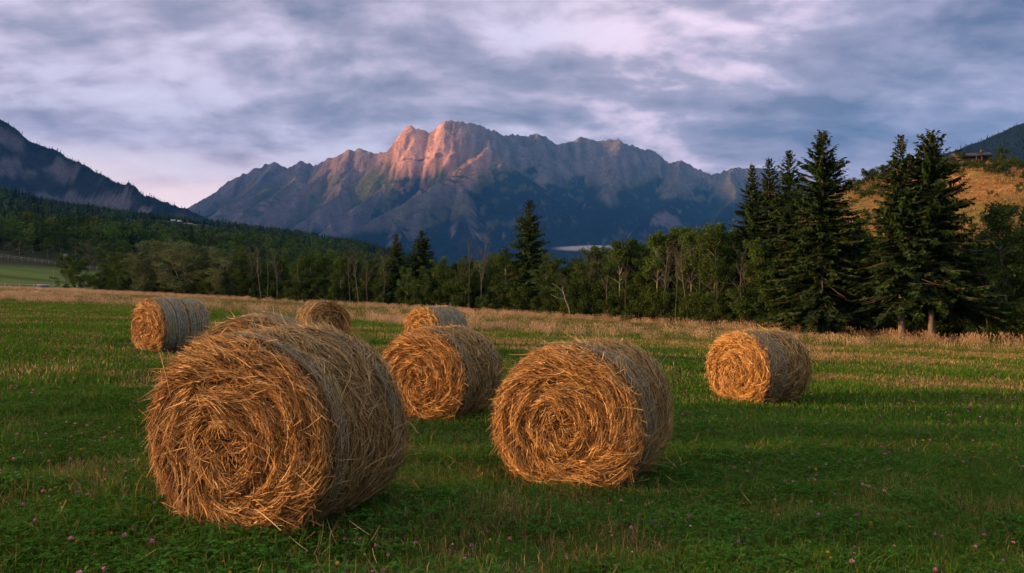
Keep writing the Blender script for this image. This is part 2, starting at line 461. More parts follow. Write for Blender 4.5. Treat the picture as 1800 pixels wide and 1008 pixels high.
def slope_of(X, Y, Z):
    gy, gx = np.gradient(Z); dx = X[0, 1] - X[0, 0]; dy = Y[1, 0] - Y[0, 0]
    return np.hypot(gx / dx, gy / dy)

def build_main_mountain():
    xs = np.arange(-4300, 4700, 14.0); ys = np.arange(4400, 9500, 17.0)
    X, Y = np.meshgrid(xs, ys)
    sky = [(300, 385), (330, 365), (350, 354), (375, 340), (395, 325), (430, 305), (460, 293), (485, 285), (503, 299), (520, 288), (530, 284), (552, 293), (580, 280), (612, 266), (635, 263), (665, 270), (682, 271), (692, 256), (703, 238), (714, 226), (723, 218), (731, 227), (742, 232), (757, 237), (768, 226), (782, 214), (800, 214), (822, 217), (840, 222), (865, 232), (885, 241), (900, 237), (925, 240), (945, 236), (960, 243), (978, 256), (1000, 252), (1020, 243), (1032, 242), (1047, 251), (1060, 247), (1085, 246), (1100, 255), (1130, 262), (1150, 268), (1175, 287), (1195, 284), (1220, 295), (1245, 308), (1265, 305), (1290, 297), (1320, 294), (1360, 300), (1400, 318), (1450, 330), (1520, 345), (1620, 380)]
    def Yc(u): return 8000 - 250 * math.sin(u / 95.0) + (300 if u < 560 else 0) + float(np.interp(u, [865, 930], [0, 480]))
    crest = [uvY(u, v, Yc(u)) for u, v in sky]
    S = 0.95
    L = [(crest, 1.25, 0.2)]
    def sp(pts, slope=S, keep=1.0): L.append(([uvY(*p) for p in pts], slope, keep))
    sp([(723, 224, Yc(723)), (714, 250, 7610), (694, 290, 7400), (655, 335, 7100), (610, 372, 6800), (560, 402, 6350), (500, 430, 5800)], 1.35)
    sp([(782, 216, Yc(782)), (769, 244, 7640), (760, 280, 7450), (748, 318, 7250), (720, 352, 6900)], 1.35)
    sp([(800, 214, Yc(800)), (800, 262, 7600), (778, 300, 7380), (752, 330, 7150)], 1.1)
    sp([(865, 232, Yc(865)), (860, 262, 7450), (838, 284, 7150), (800, 306, 6800), (750, 334, 6350), (690, 367, 5900), (620, 396, 5500), (540, 420, 5150)], 0.85)
    sp([(800, 306, 6800), (815, 345, 6400), (822, 395, 5800)], 0.9)
    sp([(690, 367, 5900), (705, 400, 5500)], 0.9)
    sp([(612, 266, Yc(612)), (585, 292, 7950), (545, 322, 7600), (500, 352, 7200), (450, 385, 6700)], 0.9)
    sp([(635, 263, Yc(635)), (622, 298, 7700), (598, 334, 7300), (560, 366, 6800)], 0.95)
    sp([(485, 285, Yc(485)), (462, 312, 8000), (430, 340, 7700), (395, 362, 7200)], 0.9)
    sp([(530, 284, Yc(530)), (520, 312, 7900), (480, 342, 7500), (430, 372, 7000)], 0.9)
    sp([(945, 236, Yc(945)), (950, 300, 7750), (925, 350, 7100), (890, 400, 6300)], 0.85)
    sp([(1085, 246, Yc(1085)), (1080, 318, 7700), (1050, 368, 7000), (1000, 418, 6100)], 0.8)
    sp([(1195, 284, Yc(1195)), (1180, 345, 7450), (1130, 390, 6700), (1080, 428, 6000)], 0.8)
    sp([(1290, 297, Yc(1290)), (1290, 350, 7300), (1250, 392, 6600), (1200, 428, 5900)], 0.8)
    H, D = ridge_field(X, Y, L, 70)
    gully = ridged((X - 0.55 * Y) / 190 + 1.3 * fbm(X / 420, Y / 420, 3), Y / 620 + fbm(X / 300, Y / 300, 2), 4) - 0.62
    rough = ridged(X / 360, Y / 360, 6, 0.52) - 0.62
    amp = sstep(0, 260, D)
    right = sstep(-300, 500, X)
    Z = H + gully * (105 - 30 * right) * (0.10 + 0.9 * amp) + rough * (125 - 40 * right) * (0.08 + 0.92 * amp) + (fbm(X / 45, Y / 45, 3) - 0.5) * 18 + (ridged(X / 75, Y / 75, 3) - 0.55) * 42 * sstep(900, 1200, H)
    band = np.sin(Z / 26.0 + 5 * fbm(X / 500, Y / 500, 3))
    Z = Z + band * 5 * amp * sstep(350, 700, Z)
    # soften the foot into the valley
    floor = -15 + 40 * fbm(X / 700, Y / 700, 4) + 120 * sstep(5200, 7200, Y)
    Z = np.where(Z < floor + 120, floor + 120 - (120 - np.clip(Z - floor, -200, 120)) * 0.45, Z)
    Z = Z + 10 * sstep(900, 1300, Z) - 140 * sstep(5200, 4300, Y) - 60 * sstep(700, 300, Z)
    s = slope_of(X, Y, Z)
    n = fbm(X / 230, Y / 520, 5); n2 = fbm(X / 55 + 9, Y / 240 + 4, 4)
    rock = np.array([0.19, 0.158, 0.152]) * (0.35 + 1.3 * n2[..., None])
    pale = (0.55 * np.exp(-((X + 420) / 260) ** 2) * sstep(800, 1000, Z) * sstep(7600, 7200, Y) + np.exp(-((X + 880) / 330) ** 2) * sstep(800, 1050, Z) + 0.15 * np.exp(-((X + 1750) / 300) ** 2) * sstep(800, 1000, Z))[..., None]  # evening sunlight painted into the rock colour of crags and ridge
    rock = rock * (1 + 2.9 * pale * np.array([1.25, 0.60, 0.28]))  # painted sun glow: these zones turn brighter and more orange
    green = np.array([0.085, 0.095, 0.035]) * (0.7 + 0.6 * n[..., None])
    forest = np.array([0.012, 0.022, 0.016])
    g = sstep(0.90, 0.55, s + (n - 0.5) * 1.1) * sstep(1500, 1100, Z + (n2 - 0.5) * 500)
    ggr = sstep(0.47, 0.57, n) * 0.4 * sstep(1300, 1000, Z) + 0.75 * sstep(130, 290, D + (n2 - 0.5) * 260) * sstep(1250, 950, Z + (n2 - 0.5) * 300)
    g = np.clip(g + ggr, 0, 1)[..., None]
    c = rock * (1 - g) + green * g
    f = (sstep(760, 560, Z - 330 * sstep(-700, 100, X) + 200 * sstep(-700, -1400, X) - 1.1 * np.clip(D - 170, -170, 300) + (n - 0.5) * 380) * sstep(1.7, 1.2, s + (n2 - 0.5) * 0.5))[..., None]
    f = np.maximum(f, sstep(400, 300, Z - 0.5 * np.clip(D - 170, -170, 300) + (n - 0.5) * 240)[..., None])
    c = c * (1 - f) + forest * f
    mead = (sstep(330, 200, Z) * sstep(0.56, 0.62, fbm(X / 190 + 70, Y / 320, 4)) * sstep(0.4, 0.2, s))[..., None]
    c = c * (1 - mead) + np.array([0.10, 0.15, 0.06]) * mead
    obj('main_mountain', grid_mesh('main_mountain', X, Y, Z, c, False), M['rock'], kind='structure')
build_main_mountain()

def build_left_mountain():
    xs = np.arange(-4300, -600, 11.0); ys = np.arange(1500, 4700, 15.0)
    X, Y = np.meshgrid(xs, ys)
    sky = [(-420, 120), (-250, 150), (-100, 178), (0, 208), (30, 221), (50, 235), (90, 246), (110, 256), (130, 268), (160, 286), (185, 303), (200, 314), (215, 321), (228, 320), (240, 330), (250, 342), (258, 348), (275, 352), (300, 362), (330, 368), (380, 385), (450, 405), (520, 425)]
    def Yc(u): return 3300 + 120 * math.sin(u / 60.0)
    crest = [uvY(u, v, Yc(u)) for u, v in sky]
    wx = (fbm(X / 200, Y / 200, 4) - 0.5) * 60
    H, D = ridge_field(X, Y, [(crest, 1.0, 0.2)], 40)
    ang = (X / Y) * F + 900
    cz = np.interp(ang, [p[0] for p in sky], [CAMZ + (VH - p[1]) / F * 3300 for p in sky])
    yc = 3300 + 120 * np.sin(ang / 60.0)
    front = yc - Y + (fbm(X / 130, Y / 400, 4) - 0.5) * 130
    # cliff: steep first, then wooded apron
    base = cz * 0.40
    cliff = cz - np.clip(front, 0, None) * 1.75
    apron = base - (np.clip(front, 0, None) - 150) * 0.20
    Zf = np.maximum(cliff, apron)
    Zb = cz - np.clip(-front, 0, None) * 0.6
    Z = np.where(front > 0, Zf, Zb)
    a = sstep(0, 90, np.abs(front))
    steep = sstep(0.0, 40, cliff - apron)
    Z = Z + (ridged(X / 90, Y / 200, 5, 0.55) - 0.6) * 75 * (0.06 + a) * (0.35 + 0.65 * steep) + (fbm(X / 28, Y / 28, 3) - 0.5) * 14
    Z = Z - 8
    n = fbm(X / 110 + Y / 300, Z / 70, 5)
    rock = np.array([0.18, 0.165, 0.17]) * (0.4 + 1.1 * fbm(X / 60 + Y / 150, Z / 26, 5)[..., None])
    forest = np.array([0.014, 0.022, 0.015])
    g = np.clip(1 - steep + sstep(0.53, 0.62, n) * 0.9 + sstep(28, 8, front), 0, 1)[..., None]
    c = rock * (1 - g) + forest * g
    obj('left_mountain', grid_mesh('left_mountain', X, Y, Z, c), M['rock_near'], kind='structure')
    return sky, Yc
build_left_mountain()

def build_shadow_range():
    """unseen range added left of the frame to block the sun: the evening shadow on the wood and the massif comes from it"""
    xs = np.arange(-7600, -2300, 45.0); ys = np.arange(-900, 9000, 40.0)
    X, Y = np.meshgrid(xs, ys)
    L = [([(-3700, -200, 640), (-3700, 0, 800), (-3800, 500, 980), (-4000, 1500, 1150), (-4700, 3200, 1400), (-5700, 5200, 1640), (-5750, 7200, 1400), (-5800, 8300, 1400)], 0.85, 0.3),  # crest heights set for the shadow this added range casts
         ([(-5800, 7680, 2400), (-5850, 8300, 2450)], 3.2, 0.05)]  # steep tall piece added to keep the right of the massif in shade
    H, D = ridge_field(X, Y, L, 40)
    Z = H + (ridged(X / 300, Y / 300, 5) - 0.6) * 160 * sstep(0, 300, D) - 30
    Z = np.where(Y < -200, Z - (-200 - Y) * 1.5, Z)
    n = fbm(X / 200, Y / 200, 4)[..., None]
    hi = sstep(700, 1100, Z + 300 * (n[..., 0] - 0.5))[..., None]
    c = np.array([0.016, 0.026, 0.016]) * (1 - hi) + np.array([0.26, 0.22, 0.2]) * hi
    # leave the in-frame wedge to the mountains above
    Z = np.where(X / Y > -0.66, np.where(Y > 0, np.minimum(Z, -60), Z), Z) if False else Z
    inside = (Y > 500) & (X / np.maximum(Y, 1) > -0.70)
    Z = np.where(inside, -100, Z)
    obj('added_shadow_range', grid_mesh('added_shadow_range', X, Y, Z, c), M['rock'], kind='structure')
build_shadow_range()

def build_right_mountain():
    xs = np.arange(600, 4200, 16.0); ys = np.arange(1300, 3800, 20.0)
    X, Y = np.meshgrid(xs, ys)
    sky = [(1390, 400), (1500, 345), (1580, 303), (1620, 283), (1650, 268), (1680, 257), (1710, 246), (1740, 235), (1770, 221), (1800, 208), (1860, 180), (1950, 150), (2100, 120), (2300, 110)]
    cr = [uvY(u, v, 2500) for u, v in sky]
    H, D = ridge_field(X, Y, [(cr, 0.55, 0.15)], 30)
    Z = H + (ridged(X / 180, Y / 180, 5) - 0.6) * 60 * sstep(0, 200, D) + (fbm(X / 22, Y / 22, 2) - 0.5) * 9 - 12
    n = fbm(X / 60, Y / 60, 4)[..., None]
    c = np.array([0.014, 0.022, 0.016]) * (0.6 + 0.8 * n)
    obj('right_mountain', grid_mesh('right_mountain', X, Y, Z, c), M['rock_near'], kind='structure')
    return sky
build_right_mountain()

# ------------------------------------------------------------------ hay bales
def ribbons(P, W, nrm, twist, col):
    """P (n,k,3) strand centre lines, W (n,) widths, nrm (n,3) facing direction -> vertex array, quads, colours"""
    n, k, _ = P.shape
    T = np.gradient(P, axis=1); T /= np.linalg.norm(T, axis=2, keepdims=True) + 1e-9
    nn = np.broadcast_to(nrm[:, None, :], P.shape)
    S = np.cross(T, nn); S /= np.linalg.norm(S, axis=2, keepdims=True) + 1e-9
    U = np.cross(S, T)
    S = S * np.cos(twist)[:, None, None] + U * np.sin(twist)[:, None, None]
    taper = np.interp(np.linspace(0, 1, k), [0, 0.3, 1], [0.8, 1, 0.35])
    off = S * (W[:, None] * taper[None])[..., None] * 0.5
    V = np.stack([P - off, P + off], 2).reshape(-1, 3)
    base = (np.arange(n) * 2 * k)[:, None]; i = (np.arange(k - 1) * 2)[None]
    Q = np.stack([base + i, base + i + 1, base + i + 3, base + i + 2], -1).reshape(-1, 4)
    C = np.repeat(col, 2 * k, axis=0)
    return V, Q, C

GOLD = np.array([[0.58, 0.335, 0.105], [0.48, 0.255, 0.07], [0.70, 0.47, 0.19], [0.33, 0.165, 0.045], [0.17, 0.08, 0.022], [0.54, 0.36, 0.15]])
GREY = np.array([[0.42, 0.30, 0.115], [0.32, 0.22, 0.075], [0.52, 0.39, 0.17], [0.19, 0.125, 0.042], [0.50, 0.31, 0.10], [0.34, 0.28, 0.125]])
def pick(r, pal, n, p=None):
    c = pal[r.choice(len(pal), n, p=p)] * r.uniform(0.75, 1.25, (n, 1))
    return c

def end_straw(r, n, Rr, wid, tone, sgn):
    """straw of an end face at local y = 0 (sgn -1 looks towards -y)"""
    n2 = n
    rad = Rr * np.sqrt(r.uniform(0.0, 1.0, n2)) * 0.985
    phi = r.uniform(0, 2 * np.pi, n2)
    ln = (0.06 + 0.34 * r.random(n2) ** 1.7) * (0.6 + 0.6 * rad / Rr)
    # clumped direction field: neighbours sweep together
    cl = fbm(rad * 9 + 3, phi * 2.2, 3) - 0.5
    delta = 0.12 + cl * 1.25 + r.normal(0, 0.17, n2)
    wild = r.random(n2) < 0.07
    delta = np.where(wild, r.uniform(-1.4, 1.4, n2), delta)
    delta = np.where(rad < 0.2 * Rr, delta + r.normal(0, 0.6, n2), delta)
    s = np.linspace(-0.5, 0.5, 4)[None]
    # relief: spiral layers, a sunken centre and a domed rim
    ring = 0.034 * np.sin(rad * 38 + phi * 1.0 + 4 * cl) + 0.08 * cl
    dome = -0.02 * np.exp(-(rad / (0.16 * Rr)) ** 2) + 0.04 * (1 - (rad / Rr) ** 2) - 0.07 * sstep(0.86, 1.0, rad / Rr)
    o0 = dome + ring + 0.075 * r.random(n2) ** 1.7
    lift = r.normal(0, 0.02, n2) + np.where(r.random(n2) < 0.05, r.uniform(0.02, 0.09, n2), 0)
    reff = np.maximum(rad, 0.16)
    bend = r.uniform(0.35, 1.0, n2)
    ph = phi[:, None] + s * (ln * np.cos(delta) / reff)[:, None] * bend[:, None]
    rr = rad[:, None] + s * (ln * np.sin(delta))[:, None] + (s ** 2) * (ln ** 2 * (1 - bend) / reff * 0.5)[:, None]
    rr = np.minimum(rr, Rr * 1.01 + 0.05 * wild[:, None] + 0.02 * r.random((n2, 1)))
    out = o0[:, None] + lift[:, None] * (s + 0.5) ** 2 * 2
    P = np.stack([rr * np.cos(ph), sgn * out, rr * np.sin(ph)], -1)
    nrm = np.tile([0.0, sgn, 0.0], (n2, 1)) + r.normal(0, 0.25, (n2, 3))
    W = r.uniform(0.0035, 0.0075, n2) * wid
    C = pick(r, GOLD, n2, [0.25, 0.21, 0.13, 0.17, 0.15, 0.09]) * tone
    return ribbons(P, W, nrm, r.normal(0, 0.7, n2), C)

def side_straw(r, n, Rr, L, wid, tone):
    y = r.uniform(-0.02, 1.02, n) * L
    phi = r.uniform(0, 2 * np.pi, n)
    ln = r.uniform(0.07, 0.26, n)
    cl = fbm(y * 5 + 11, phi * 2.5, 3) - 0.5
    delta = cl * 2.6 + r.normal(0, 0.38, n)
    wild = r.random(n) < 0.20
    delta = np.where(wild, r.uniform(-1.6, 1.6, n), delta)
    s = np.linspace(-0.5, 0.5, 4)[None]
    o0 = 0.035 * cl + r.uniform(-0.008, 0.028, n)
    edge = np.minimum(y, L - y)
    o0 = o0 - 0.05 * sstep(0.10, 0.0, edge)
    lift = np.where(r.random(n) < 0.14, r.uniform(0.0, 0.10, n), r.normal(0, 0.012, n))
    # loose ends hang downwards on the flanks
    ph = phi[:, None] + s * (ln * np.cos(delta) / Rr)[:, None]
    yy = y[:, None] + s * (ln * np.sin(delta))[:, None]
    rr = Rr + o0[:, None] + lift[:, None] * (s + 0.5) ** 2 * 1.6
    P = np.stack([rr * np.cos(ph), yy, rr * np.sin(ph)], -1)
    nrm = np.stack([np.cos(phi), np.zeros(n), np.sin(phi)], -1) + r.normal(0, 0.25, (n, 3))
    W = r.uniform(0.0032, 0.007, n) * wid
    C = pick(r, GREY, n, [0.26, 0.22, 0.14, 0.16, 0.1, 0.12]) * tone
    return ribbons(P, W, nrm, r.normal(0, 0.6, n), C)

def rim_straw(r, n, Rr, wid, tone):
    """spiky ends sticking out round the rim of the front face"""
    phi = r.uniform(0, 2 * np.pi, n); s = np.linspace(0, 1, 4)[None]
    ln = r.uniform(0.06, 0.22, n); tang = r.normal(0.7, 0.5, n) * np.where(r.random(n) < 0.8, 1, -1)
    back = r.uniform(-0.5, 1.0, n)
    a = phi[:, None] + s * (ln * np.sin(tang) / Rr)[:, None]
    rr = Rr * 0.97 + s * (ln * np.abs(np.cos(tang)) * 0.28)[:, None] - 0.02 * s ** 2
    yy = 0.02 + s * (ln * back * 0.5)[:, None] + r.uniform(-0.05, 0.06, n)[:, None]
    P = np.stack([rr * np.cos(a), yy, rr * np.sin(a)], -1)
    nrm = r.normal(0, 1, (n, 3)); nrm[:, 1] -= 0.8
    W = r.uniform(0.0035, 0.0065, n) * wid
    return ribbons(P, W, nrm, r.normal(0, 0.5, n), pick(r, GOLD, n, [0.3, 0.2, 0.2, 0.1, 0.05, 0.15]) * tone)

def squash(V, Rr):
    """local axis frame -> standing on the ground, a little flattened below"""
    V = V.copy(); x = V[:, 0].copy(); z = V[:, 2].copy()
    ph = (Rr * 977.0) % 6.28
    wob = 1 + 0.022 * np.sin(2 * np.arctan2(z, x) + ph) + 0.016 * np.sin(3 * np.arctan2(z, x) + V[:, 1] * 1.5 + 2 * ph) + 0.008 * np.sin(5 * np.arctan2(z, x) + 3 * ph)
    x *= wob; z *= wob
    flat = -Rr * 0.92
    z = np.where(z < flat, flat + (z - flat) * 0.3, z)
    V[:, 0] = x * 1.012; V[:, 2] = z + Rr * 0.93
    return V

def core_mesh(r, Rr, L, seed):
    na, ny, nr = 72, 16, 10
    g = Geo()
    a = np.linspace(0, 2 * np.pi, na, endpoint=False)
    prof = [(0.0, 0.03)]
    prof = [(Rr * k / nr * 0.97, -0.015 * math.cos(k / nr * math.pi * 0.5) ** 2) for k in range(1, nr)] + [(Rr * 0.965, 0.03)] + [(Rr * 0.985, 0.07 + (L - 0.14) * k / ny) for k in range(ny + 1)] + [(Rr * 0.965, L - 0.03)] + [(Rr * (nr - k) / nr * 0.97, L + 0.012) for k in range(1, nr)]
    V = []
    for (q, y) in prof:
        nz = (fbm(np.cos(a) * 2 + 7 + seed + y * 3, np.sin(a) * 2 + q * 3 + 9, 3) - 0.5) * 0.05
        V.append(np.stack([(q + nz * 0.5) * np.cos(a), np.full(na, y) + nz * 0.4, (q + nz * 0.5) * np.sin(a)], -1))
    V = np.concatenate(V); k = len(prof)
    i = np.arange(k - 1)[:, None] * na; j = np.arange(na)[None]; j2 = (j + 1) % na
    Q = np.stack([i + j, i + j2, i + na + j2, i + na + j], -1).reshape(-1, 4)
    V = np.concatenate([V, [[0, -0.02, 0], [0, L + 0.015, 0]]]); c0, c1 = len(V) - 2, len(V) - 1
    T = [(c0, q2, q) for q, q2 in zip(range(na), list(range(1, na)) + [0])] + [(c1, (k - 1) * na + q, (k - 1) * na + q2) for q, q2 in zip(range(na), list(range(1, na)) + [0])]
    return mesh_np('packed_core', squash(V, Rr), [Q, np.array(T)], None, True)

def net_mesh(r, Rr, L, cover, wid):
    """net wrap: fine grey-green threads wound round the bale in bands"""
    g = Geo(); a = np.linspace(0, 2 * np.pi, 73)
    bands = [(0.13, 0.10), (0.33, 0.07)] if cover < 0.6 else [(0.14, 0.12), (0.40, 0.12), (0.68, 0.13), (0.90, 0.07)]
    if cover < 0.3: bands = [(0.12, 0.06), (0.8, 0.05)]
    for (cc, hw) in bands:
        nth = max(6, int(hw * 2 * L / 0.0105 / max(1, wid * 0.75)))
        for k in range(nth):
            y0 = (cc - hw + 2 * hw * (k + r.random()) / nth) * L
            y = y0 + 0.008 * np.sin(a * r.integers(1, 4) + r.random() * 6) + 0.004 * np.sin(a * 11 + r.random() * 6)
            rr = Rr + 0.019 + 0.006 * np.sin(a * 7 + r.random() * 6) + r.normal(0, 0.003)
            c = (np.array([0.27, 0.25, 0.155]) if cover < 0.8 else np.array([0.27, 0.30, 0.215])) * r.uniform(0.7, 1.25)
            w = (0.0026 if cover < 0.8 else 0.0042) * wid
            V = np.concatenate([np.stack([rr * np.cos(a), y - w / 2, rr * np.sin(a)], -1), np.stack([rr * np.cos(a), y + w / 2, rr * np.sin(a)], -1)])
            i = np.arange(72)
            g.add(V, Q=np.stack([i, i + 1, i + 74, i + 73], -1), col=c)
        for k in range(int(150 / max(1, wid))):      # zig-zag cross threads
            p0 = r.random() * 2 * np.pi; dp = r.uniform(0.03, 0.09)
            t = np.linspace(0, 1, 5); ang = p0 + dp * t; y = (cc - hw + 2 * hw * t) * L
            w = 0.002 * wid; rr = Rr + 0.021
            V = np.concatenate([np.stack([rr * np.cos(ang), y, rr * np.sin(ang)], -1), np.stack([rr * np.cos(ang + w / Rr), y, rr * np.sin(ang + w / Rr)], -1)])
            i = np.arange(4)
            g.add(V, Q=np.stack([i, i + 1, i + 6, i + 5], -1), col=np.array([0.25, 0.265, 0.21]) * r.uniform(0.8, 1.2))
    V = squash(np.concatenate(g.V), Rr)
    return mesh_np('net_wrap', V, np.concatenate(g.Q), np.concatenate(g.C))

BALE_LABELS = [
    'largest straw bale, reddish brown, nearest in the left foreground',
    'large golden straw bale in the centre foreground, second nearest',
    'straw bale standing between and behind the two large foreground bales',
    'bright golden straw bale standing alone on the right side of the meadow',
    'net-wrapped bale furthest left, its grey-green side turned to the right',
    'small far bale with its dark shaded end face turned right',
    'bale with a net-wrapped top peeping out right behind the largest bale',
    'half-hidden far bale with grey-green wrap, just behind the middle bale']
def make_bale(i, b):
    r = np.random.default_rng(100 + i)
    Rr = b['D'] / 2; L = b['L']; th = R(b['th'])
    x = (b['u'] - 900) / F * b['d']; y = b['d']
    z = float(ground_z(*b['c'])) - 0.02
    # root at the base centre of the bale; the local +y axis runs from the visible face away from the viewer
    root = thing('hay_bale', BALE_LABELS[i], 'hay bale', (b['c'][0], b['c'][1], z), -th, 'round bales on the mown meadow')
    tone = np.array(b['tone'])
    off = np.array([0, -L / 2, 0])
    def place(me): 
        me.transform(__import__('mathutils').Matrix.Translation(Vector(off)))
        return me
    obj('packed_core', place(core_mesh(r, Rr, L, i * 3.1)), M['hay_core'], root)
    nf, ns = b['n']
    def part(name, parts):
        V = []; Q = []; C = []; n = 0
        for (v, q, c) in parts:
            V.append(v); Q.append(q + n); C.append(c); n += len(v)
        me = mesh_np(name, squash(np.concatenate(V), Rr), np.concatenate(Q), np.concatenate(C))
        return obj(name, place(me), M['straw'], root, kind='stuff')
    part('end_face_straw', [end_straw(r, nf, Rr, b['wid'], tone, -1.0), rim_straw(r, 420, Rr, b['wid'], tone)])
    v, q, c = end_straw(r, 900, Rr, b['wid'] * 1.6, tone, 1.0); v = v + np.array([0, L, 0])
    part('rear_face_straw', [(v, q, c)])
    part('side_straw', [side_straw(r, ns, Rr, L, b['wid'], tone)])
    obj('net_wrap', place(net_mesh(r, Rr, L, b['net'], b['wid'])), M['straw'], root, kind='stuff')
    return root
for i, b in enumerate(BALES): make_bale(i, b)

# ------------------------------------------------------------------ scatter (geometry nodes) for uncountable cover
def scatter(name, pts, rot, scl, vid, meshes, material, kind='stuff', label=None, cat=None, tilt=None):
    src = bpy.data.collections.new(name + '_source')
    for k, me in enumerate(meshes):
        if len(me.materials) == 0: me.materials.append(material)
        src.objects.link(bpy.data.objects.new('%s_variant_%02d' % (name, k), me))
    me = bpy.data.meshes.new(name)
    n = len(pts)
    me.vertices.add(n); me.vertices.foreach_set('co', np.asarray(pts, np.float32).ravel())
    for nm, dt, arr in (('rotz', 'FLOAT', rot), ('scl', 'FLOAT', scl), ('vid', 'INT', vid)):
        at = me.attributes.new(nm, dt, 'POINT')
        at.data.foreach_set('value', np.asarray(arr, np.int32 if dt == 'INT' else np.float32))
    me.update()
    me.materials.append(material)
    o = obj(name, me, None, kind=kind, label=label, cat=cat)
    ng = bpy.data.node_groups.new(name + '_nodes', 'GeometryNodeTree')
    ng.interface.new_socket('Geometry', in_out='INPUT', socket_type='NodeSocketGeometry')
    ng.interface.new_socket('Geometry', in_out='OUTPUT', socket_type='NodeSocketGeometry')
    N = NT(ng)
    gi = N.n('NodeGroupInput'); go = N.n('NodeGroupOutput')
    ci = N.n('GeometryNodeCollectionInfo', transform_space='ORIGINAL')
    ci.inputs['Collection'].default_value = src
    ci.inputs['Separate Children'].default_value = True; ci.inputs['Reset Children'].default_value = True
    def named(nm, dt):
        nd = N.n('GeometryNodeInputNamedAttribute', data_type=dt); nd.inputs['Name'].default_value = nm
        return nd.outputs['Attribute']
    iop = N.n('GeometryNodeInstanceOnPoints')
    iop.inputs['Pick Instance'].default_value = True
    L = ng.links
    L.new(gi.outputs[0], iop.inputs['Points']); L.new(ci.outputs[0], iop.inputs['Instance'])
    L.new(named('vid', 'INT'), iop.inputs['Instance Index'])
    cx = N.n('ShaderNodeCombineXYZ'); L.new(named('rotz', 'FLOAT'), cx.inputs[2])
    L.new(cx.outputs[0], iop.inputs['Rotation']); L.new(named('scl', 'FLOAT'), iop.inputs['Scale'])
    L.new(iop.outputs[0], go.inputs[0])
    md = o.modifiers.new('scatter', 'NODES'); md.node_group = ng
    return o

# ------------------------------------------------------------------ grass
def blades(r, n, size, h, w, cols, lean=0.5, seed_heads=0.0, headcol=None, probs=None, sq=False):
    g = Geo()
    px = r.normal(0, size * 0.42, n) if not sq else r.uniform(-size, size, n)
    py = r.normal(0, size * 0.42, n) if not sq else r.uniform(-size, size, n)
    hh = r.uniform(h[0], h[1], n); ww = r.uniform(w[0], w[1], n)
    az = r.uniform(0, 2 * np.pi, n); ln = np.abs(r.normal(0, lean, n)) * hh
    dx = np.cos(az) * ln; dy = np.sin(az) * ln
    fa = r.uniform(0, 2 * np.pi, n); sx = np.cos(fa) * ww / 2; sy = np.sin(fa) * ww / 2
    cols = np.asarray(cols); c = cols[r.choice(len(cols), n, p=probs)] * r.uniform(0.7, 1.3, (n, 1))
    zb = -0.02
    V = np.stack([np.stack([px - sx, py - sy, np.full(n, zb)], -1), np.stack([px + sx, py + sy, np.full(n, zb)], -1),
                  np.stack([px + dx * 0.3 + sx * 0.8, py + dy * 0.3 + sy * 0.8, hh * 0.55], -1), np.stack([px + dx * 0.3 - sx * 0.8, py + dy * 0.3 - sy * 0.8, hh * 0.55], -1),
                  np.stack([px + dx, py + dy, hh * np.sqrt(np.clip(1 - (ln / np.maximum(hh, 1e-4)) ** 2 * 0.35, 0.2, 1))], -1)], 1)
    b = np.arange(n) * 5
    g.add(V.reshape(-1, 3), Q=np.stack([b, b + 1, b + 2, b + 3], -1), T=np.stack([b + 3, b + 2, b + 4], -1), col=np.repeat(c, 5, 0))
    if seed_heads > 0:
        m = r.random(n) < seed_heads; k = m.sum()
        tip = V[m, 4]; d = V[m, 4] - V[m, 3]; d /= np.linalg.norm(d, axis=1, keepdims=True)
        hl = r.uniform(0.08, 0.2, k)[:, None]; hw = r.uniform(0.009, 0.02, k)[:, None]
        s = np.stack([np.cos(fa[m]), np.sin(fa[m]), np.zeros(k)], -1); s2 = np.stack([-np.sin(fa[m]), np.cos(fa[m]), np.zeros(k)], -1)
        for sd in (s, s2):
            VV = np.stack([tip - d * 0.02, tip + d * hl * 0.4 + sd * hw, tip + d * hl, tip + d * hl * 0.4 - sd * hw], 1).reshape(-1, 3)
            bb = np.arange(k) * 4
            g.add(VV, Q=np.stack([bb, bb + 1, bb + 2, bb + 3], -1), col=np.repeat(np.asarray(headcol) * r.uniform(0.7, 1.3, (k, 1)), 4, 0))
    return g
def clover(g, r, n, size):
    """trifoliate leaves on short stalks"""
    px = r.normal(0, size * 0.42, n); py = r.normal(0, size * 0.42, n); z = r.uniform(0.03, 0.11, n)
    for k in range(3):
        a = r.uniform(0, 6.28, n) * 0 + np.arange(n) * 2.4 + k * 2.094
        l = r.uniform(0.014, 0.026, n)
        d = np.stack([np.cos(a), np.sin(a), r.uniform(-0.15, 0.35, n)], -1) * l[:, None]
        s = np.stack([-np.sin(a), np.cos(a), np.zeros(n)], -1) * (l * 0.48)[:, None]
        o = np.stack([px, py, z], -1)
        V = np.stack([o, o + d * 0.6 + s, o + d * 1.05, o + d * 0.6 - s], 1).reshape(-1, 3)
        b = np.arange(n) * 4
        c = np.array([0.040, 0.115, 0.018]) * r.uniform(0.7, 1.4, (n, 1))
        g.add(V, Q=np.stack([b, b + 1, b + 2, b + 3], -1), col=np.repeat(c, 4, 0))
GREEN = np.array([[0.060, 0.152, 0.014], [0.084, 0.176, 0.018], [0.046, 0.128, 0.014], [0.118, 0.172, 0.026], [0.27, 0.21, 0.08]])
DRY = np.array([[0.40, 0.27, 0.11], [0.29, 0.185, 0.07], [0.50, 0.36, 0.16], [0.065, 0.105, 0.012]])
TAN = np.array([[0.58, 0.43, 0.20], [0.46, 0.33, 0.14], [0.66, 0.51, 0.27], [0.13, 0.18, 0.03]])
TGREEN = np.array([[0.095, 0.15, 0.018], [0.075, 0.13, 0.014], [0.15, 0.17, 0.03], [0.36, 0.26, 0.11]])

